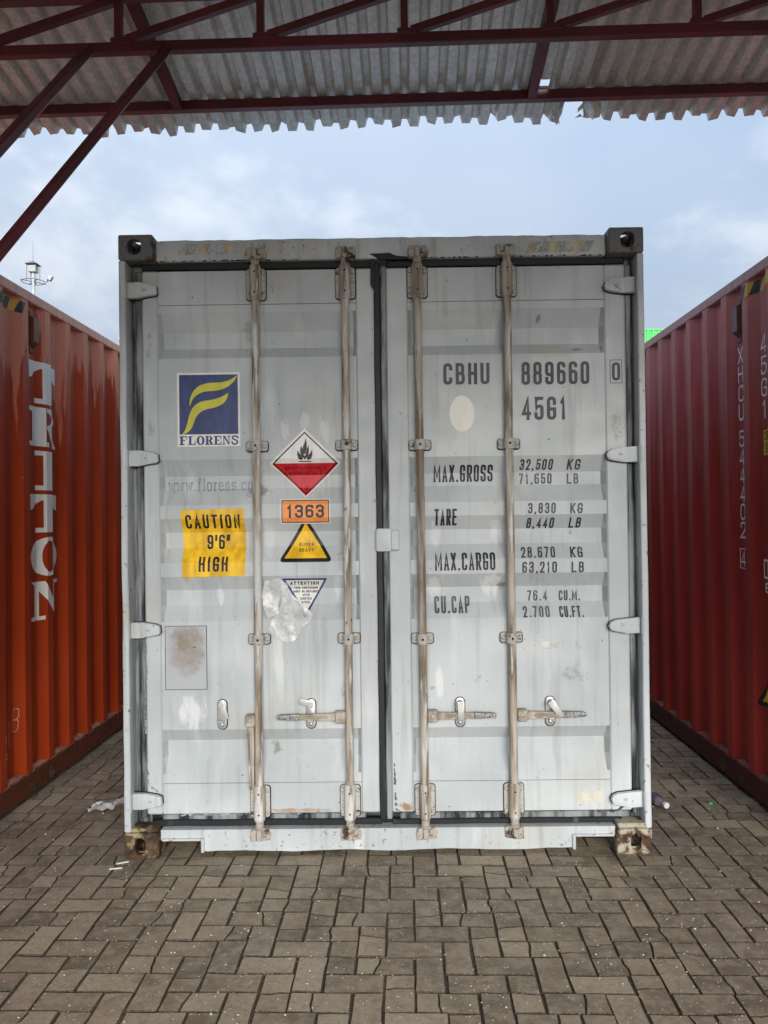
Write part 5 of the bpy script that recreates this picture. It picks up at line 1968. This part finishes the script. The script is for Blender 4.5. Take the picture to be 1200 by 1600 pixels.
def truss(y, zb, zt, nodes, tilt=0.0):
    bm = BM()
    bar(bm, (-6.2, y, zb + 0.022), (6.2, y, zb + 0.022), 0.036, 0.044, bev=0.003)
    t_o = finish('truss', bm, m_oxide, canopy)
    bm = BM()
    bar(bm, (-6.2, y, zt - 0.022), (6.2, y, zt - 0.022), 0.046, 0.050)
    finish('top_chord', bm, m_oxide, t_o)
    for k, x in enumerate(nodes):
        bm = BM()
        bar(bm, (x, y, zb + 0.043), (x, y, zt - 0.042), 0.030, 0.030, (0, 1, 0))
        finish('vertical', bm, m_oxide, t_o)
        if k + 1 < len(nodes):
            bm = BM()
            d0, d1 = Vector((x + 0.030, y, zb + 0.057)), Vector((nodes[k + 1] - 0.017, y, zt - 0.05))
            bar(bm, d0, d1, 0.027, 0.032, (0, 0, 1))
            finish('diagonal', bm, m_oxide, t_o)
        bm = BM()
        box(bm, x - 0.030, x + 0.054, y - 0.021, y + 0.021, zb + 0.034, zb + 0.062, 0.003)
        finish('gusset', bm, m_oxide, t_o)
    return t_o


NODES = [-1.074 + 0.60 * k for k in range(-8, 13)]
truss(-0.370, 3.528, roof_z(-0.370) - 0.054, NODES)
truss(-1.58, 3.72, roof_z(-1.58) - 0.054, NODES)
truss(-4.8, 3.72, roof_z(-4.8) - 0.054, NODES)


def brace(p0, p1, w):
    bm = BM()
    bar(bm, p0, p1, w, w, (0, 0, 1), bev=0.004)
    finish('brace', bm, m_oxide, canopy)


Ri = Matrix.Rotation(-CY, 4, 'Z') @ Matrix.Translation(-canopy.location)
c0 = Ri @ Vector((-1.332, -1.581, 0))
brace(Ri @ Vector((-1.188, -0.388, 3.530)), Ri @ Vector((-1.330, -1.551, 2.188)), 0.034)
brace(Ri @ Vector((-0.861, -0.388, 3.530)), Ri @ Vector((-1.331, -1.551, 1.876)), 0.031)
for cxy in ((c0.x, c0.y), (3.7, -1.58), (c0.x, -4.8), (3.7, -4.8)):
    bm = BM()
    box(bm, cxy[0] - 0.045, cxy[0] + 0.045, cxy[1] - 0.045, cxy[1] + 0.045, 0.0, 3.73, 0.004)
    cl = finish('column', bm, m_oxide, canopy)
    bm = BM()
    box(bm, cxy[0] - 0.11, cxy[0] + 0.11, cxy[1] - 0.11, cxy[1] + 0.11, -0.01, 0.014, 0.003)
    finish('base_plate', bm, m_oxide, cl)

# ================================================================== LIGHT MASTS
m_mast = flat_mat('mast_galvanised', (0.38, 0.40, 0.42), 0.5, 0.1)
m_mast_d = flat_mat('mast_dark_steel', (0.11, 0.13, 0.15), 0.5, 0.1)
m_lamp = flat_mat('lamp_housing', (0.34, 0.35, 0.34), 0.4, 0.1)


def mast(loc, H, label, lampside=1):
    root = empty('light_mast', loc)
    tag(root, label, 'light mast', 'floodlight masts beyond the containers')
    bm = BM()
    tube(bm, (0, 0, 0), (0, 0, H + 0.4), 0.32, 0.14, 14)
    finish('pole', bm, m_mast, root, smooth=40)
    bm = BM()
    n = 24
    for k in range(n):
        a0_, a1_ = 2 * pi * k / n, 2 * pi * (k + 1) / n
        for r in (1.05,):
            tube(bm, (r * cos(a0_), r * sin(a0_), H - 0.9), (r * cos(a1_), r * sin(a1_), H - 0.9), 0.036, seg=6)
    for k in range(4):
        aa = pi / 4 + pi / 2 * k
        tube(bm, (0.12 * cos(aa), 0.12 * sin(aa), H - 0.9), (1.2 * cos(aa), 1.2 * sin(aa), H - 0.9), 0.04, seg=6)
        tube(bm, (0.62 * cos(aa), 0.62 * sin(aa), H - 0.95), (0.62 * cos(aa), 0.62 * sin(aa), H + 0.75), 0.028, seg=6)
    finish('lamp_ring', bm, m_mast_d, root)
    bm = BM()
    # head housing with a shallow pyramid cap
    box(bm, -0.36, 0.36, -0.36, 0.36, H - 0.02, H + 0.62, 0.03)
    hd = finish('head_housing', bm, m_lamp, root)
    bm = BM()
    b_ = [bm.verts.new((x, y, H + 0.72)) for x, y in ((-0.58, -0.58), (0.58, -0.58), (0.58, 0.58), (-0.58, 0.58))]
    tp = bm.verts.new((0, 0, H + 1.12))
    bm.faces.new(b_[::-1])
    for k in range(4): bm.faces.new((b_[k], b_[(k + 1) % 4], tp))
    finish('head_cap', bm, m_mast_d, hd)
    bm = BM()
    tube(bm, (0, 0, H + 1.05), (0, 0, H + 3.0), 0.022, 0.012, 6)
    finish('lightning_rod', bm, m_mast_d, root)
    for aa in ((0.15, 2.0) if lampside > 0 else (pi - 0.2, 1.2, 4.3)):
        x, y = 1.25 * cos(aa), 1.25 * sin(aa)
        bm = BM()
        box(bm, -0.10, 0.30, -0.24, 0.24, -0.26, 0.26, 0.05)
        bmesh.ops.rotate(bm, verts=bm.verts[:], cent=(0, 0, 0), matrix=Matrix.Rotation(aa, 3, 'Z') @ Matrix.Rotation(0.5, 3, 'Y'))
        bmesh.ops.translate(bm, verts=bm.verts[:], vec=(x * 1.15, y * 1.15, H - 0.45))
        fl = finish('floodlight', bm, m_lamp, root)
        bm = BM()
        tube(bm, (x, y, H - 0.9), (x * 1.1, y * 1.1, H - 0.5), 0.07, seg=6)
        finish('lamp_bracket', bm, m_mast_d, fl)


mast((-33.75, 70, 0), 25.3, 'tall grey floodlight mast rising above the orange red container')
mast((-34.6, 100, 0), 26.4, 'farther floodlight mast, only its lamps showing beside the grey container', -1)

# ================================================================== SMALL THINGS
# torn document pouch stuck on the left leaf
M = Mat('cloudy_plastic')
tr = M.n('ShaderNodeBsdfTransparent')
gl = M.n('ShaderNodeBsdfGlossy')
gl.inputs['Roughness'].default_value = 0.35
df = M.n('ShaderNodeBsdfDiffuse')
df.inputs['Color'].default_value = (0.72, 0.73, 0.73, 1)
m1 = M.n('ShaderNodeMixShader')
m1.inputs[0].default_value = 0.10
M.l(df.outputs[0], m1.inputs[1])
M.l(gl.outputs[0], m1.inputs[2])
m2 = M.n('ShaderNodeMixShader')
M.l(M.rng(M.noise(16, detail=5), 0.35, 0.65, 0.30, 0.72), m2.inputs[0])
M.l(tr.outputs[0], m2.inputs[1])
M.l(m1.outputs[0], m2.inputs[2])
M.l(m2.outputs[0], M.out.inputs[0])
nb = M.bump(M.noise(18, detail=3, dist=0.5), 0.35, 0.012)
M.l(nb, gl.inputs['Normal'])
M.l(nb, df.inputs['Normal'])
m_film = M.m


def film(name, outline, nx, nz, depth, seed, crumple=0.008):
    rd = random.Random(seed)
    xs = [p[0] for p in outline]
    zs = [p[1] for p in outline]
    x0, x1, z0, z1 = min(xs), max(xs), min(zs), max(zs)

    def inside(x, z):
        c = False
        n = len(outline)
        for a_ in range(n):
            (xa, za), (xb, zb) = outline[a_], outline[a_ - 1]
            if (za > z) != (zb > z) and x < (xb - xa) * (z - za) / (zb - za) + xa: c = not c
        return c
    bm = BM()
    g = {}
    ph = [rd.uniform(0, 6) for _ in range(6)]
    for a_ in range(nx + 1):
        for b_ in range(nz + 1):
            x = x0 + (x1 - x0) * a_ / nx
            z = z0 + (z1 - z0) * b_ / nz
            vd = mnoise.voronoi(Vector((x * 15 + ph[0], z * 9 + ph[1], 0)))[0]
            vd2 = mnoise.voronoi(Vector((x * 60 + ph[2], z * 45, 3.0)))[0]
            y = FY - 0.006 - depth(x, z) - crumple * (1.8 * vd[0] + 0.22 * vd2[0])
            g[a_, b_] = bm.verts.new((x + rd.uniform(-.001, .001), y, z + rd.uniform(-.001, .001)))
    for a_ in range(nx):
        for b_ in range(nz):
            cx = x0 + (x1 - x0) * (a_ + 0.5) / nx
            cz = z0 + (z1 - z0) * (b_ + 0.5) / nz
            if inside(cx, cz):
                bm.faces.new((g[a_, b_], g[a_ + 1, b_], g[a_ + 1, b_ + 1], g[a_, b_ + 1]))
    for v in [v for v in bm.verts if not v.link_faces]: bm.verts.remove(v)
    return bm


pouch = empty('plastic_pouch', (-0.46, FY, 1.0))
tag(pouch, 'torn clear plastic pouch stuck to the left door over the ATTENTION notice', 'plastic pouch')
outl = [(-0.560, 1.275), (-0.495, 1.287), (-0.470, 1.270), (-0.490, 1.205), (-0.500, 1.160), (-0.495, 1.120), (-0.520, 1.110), (-0.548, 1.100), (-0.570, 1.150), (-0.575, 1.215)]
bm = film('upper', outl, 34, 60, lambda x, z: 0.004, 4, 0.007)
o = finish('film_scrap', bm, m_film, pouch, smooth=60)
o.location = -pouch.location
outl = [(-0.488, 1.275), (-0.455, 1.262), (-0.445, 1.225), (-0.335, 1.118), (-0.350, 1.085), (-0.380, 1.060), (-0.395, 1.030), (-0.425, 0.992), (-0.455, 0.985), (-0.510, 1.005), (-0.545, 1.050), (-0.530, 1.095), (-0.500, 1.120), (-0.478, 1.190)]
bm = film('lower', outl, 56, 76, lambda x, z: 0.010 + 0.02 * max(0, 1.12 - z), 11, 0.006)
o = finish('film_scrap', bm, m_film, pouch, smooth=60)
o.location = -pouch.location

# crushed clear bottle in the right aisle
M = Mat('bottle_plastic')
m_bottle = M.set((0.62, 0.60, 0.66), 0.12, 0.0, M.bump(M.noise(60, detail=3), 0.6, 0.006), 0.6)
M.put(0.75, M.b.inputs['Transmission Weight'])
m_cap = flat_mat('white_bottle_cap', (0.62, 0.60, 0.60), 0.4, 0.1)
m_label = flat_mat('purple_bottle_label', (0.09, 0.06, 0.11), 0.4, 0.2)
bt = empty('plastic_bottle', (1.440, 0.615, 0.030))
bt.rotation_euler = (0, 0, radians(-74))
tag(bt, 'crushed clear plastic bottle lying beside the grey container', 'bottle')
bm = BM()
rd = random.Random(2)
prof_b = [(-0.10, 0.018), (-0.095, 0.028), (-0.06, 0.030), (-0.03, 0.025), (0.0, 0.030), (0.03, 0.029), (0.055, 0.022), (0.075, 0.013), (0.085, 0.013)]
rings = []
for x, r in prof_b:
    rings.append([bm.verts.new((x, r * cos(2 * pi * k / 14) * rd.uniform(0.85, 1.05), r * sin(2 * pi * k / 14) * rd.uniform(0.72, 1.0))) for k in range(14)])
for a_, b_ in zip(rings, rings[1:]):
    for k in range(14): bm.faces.new((a_[k], a_[(k + 1) % 14], b_[(k + 1) % 14], b_[k]))
bm.faces.new(rings[0])
finish('bottle_body', bm, m_bottle, bt, smooth=30)
bm = BM()
rings = []
for x, r in ((-0.03, 0.0262), (0.0, 0.0312), (0.03, 0.0302)):
    rings.append([bm.verts.new((x, r * cos(2 * pi * k / 14), r * sin(2 * pi * k / 14))) for k in range(14)])
for a_, b_ in zip(rings, rings[1:]):
    for k in range(14): bm.faces.new((a_[k], a_[(k + 1) % 14], b_[(k + 1) % 14], b_[k]))
finish('bottle_label', bm, m_label, bt, smooth=30)
bm = BM()
tube(bm, (0.084, 0, 0), (0.102, 0, 0), 0.0155, seg=16)
finish('bottle_cap', bm, m_cap, bt, smooth=40)

# loose green cap
bm = BM()
tube(bm, (0, 0, 0), (0, 0, 0.011), 0.0125, 0.0115, 14)
cp = finish('bottle_cap', bm, flat_mat('green_cap', (0.03, 0.30, 0.12), 0.35), smooth=40)
cp.location = (1.737, 0.617, 0.001)
tag(cp, 'small green bottle cap on the pavers in the right aisle', 'bottle cap')

# crumpled film by the left aisle
bm = BM()
rd = random.Random(6)
g = {}
for a_ in range(15):
    for b_ in range(7):
        u, v = a_ / 14, b_ / 6
        z = 0.006 + 0.022 * abs(sin(u * 9 + v * 7)) + rd.uniform(0, 0.016) + 0.03 * u
        g[a_, b_] = bm.verts.new((-1.60 + 0.33 * u + rd.uniform(-.01, .01), 0.57 + (v - 0.5) * 0.11 * (0.6 + 0.5 * sin(u * 3)) + 0.13 * u, z))
for a_ in range(14):
    for b_ in range(6):
        bm.faces.new((g[a_, b_], g[a_ + 1, b_], g[a_ + 1, b_ + 1], g[a_, b_ + 1]))
wr = finish('plastic_wrap', bm, m_film, smooth=50)
tag(wr, 'crumpled scrap of clear plastic wrap in the left aisle by the grey corner post', 'plastic scrap')

# two white sticks before the rusty lower casting
m_stick = flat_mat('white_plastic_stick', (0.70, 0.69, 0.66), 0.5, 0.05)
for (x, y, rz, lb) in ((-1.212, -0.040, 0.42, 'white plastic stick nearer the rusty casting, one of two'), (-1.222, -0.098, 0.20, 'white plastic stick farther out from the rusty casting, one of two')):
    bm = BM()
    bar(bm, (-0.028, 0, 0.004), (0.028, 0, 0.004), 0.011, 0.005, bev=0.0015)
    st = finish('plastic_stick', bm, m_stick)
    st.location = (x, y, 0.0)
    st.rotation_euler = (0, 0, rz)
    tag(st, lb, 'litter', 'white sticks by the left casting')

# pale grit, flecks and crumbs strewn over the pavers
bm = BM()
rd = random.Random(12)
n_done = 0
while n_done < 4200:
    x, y = rd.uniform(-2.0, 1.97), rd.uniform(-2.3, 3.2)
    if y > -0.02 and -1.21 < x < 1.21 and rd.random() < 0.95: continue
    if y > 0 and rd.random() < 0.35: continue
    r = rd.choice((0.0012, 0.0016, 0.002, 0.0026, 0.0034)) * rd.uniform(0.8, 1.3)
    if rd.random() < 0.02: r = rd.uniform(0.004, 0.007)
    p = []
    for v in ((1, 0, 0), (-1, 0, 0), (0, 1, 0), (0, -1, 0), (0, 0, 0.8), (0, 0, -0.6)):
        q = Vector(v) * r * rd.uniform(0.6, 1.3)
        p.append(bm.verts.new((x + q.x, y + q.y, 0.0015 + r * 0.4 + q.z)))
    for f in ((0, 2, 4), (2, 1, 4), (1, 3, 4), (3, 0, 4), (2, 0, 5), (1, 2, 5), (3, 1, 5), (0, 3, 5)):
        bm.faces.new([p[k] for k in f])
    n_done += 1
M = Mat('pale_grit')
geo = M.n('ShaderNodeNewGeometry')
m_grit = M.set(M.mix(geo.outputs['Random Per Island'], (0.25, 0.23, 0.19), (0.66, 0.64, 0.58)), 0.8)
gt = finish('grit', bm, m_grit)
tag(gt, 'pale grit and crumbs strewn over the pavers', 'grit', kind='stuff')
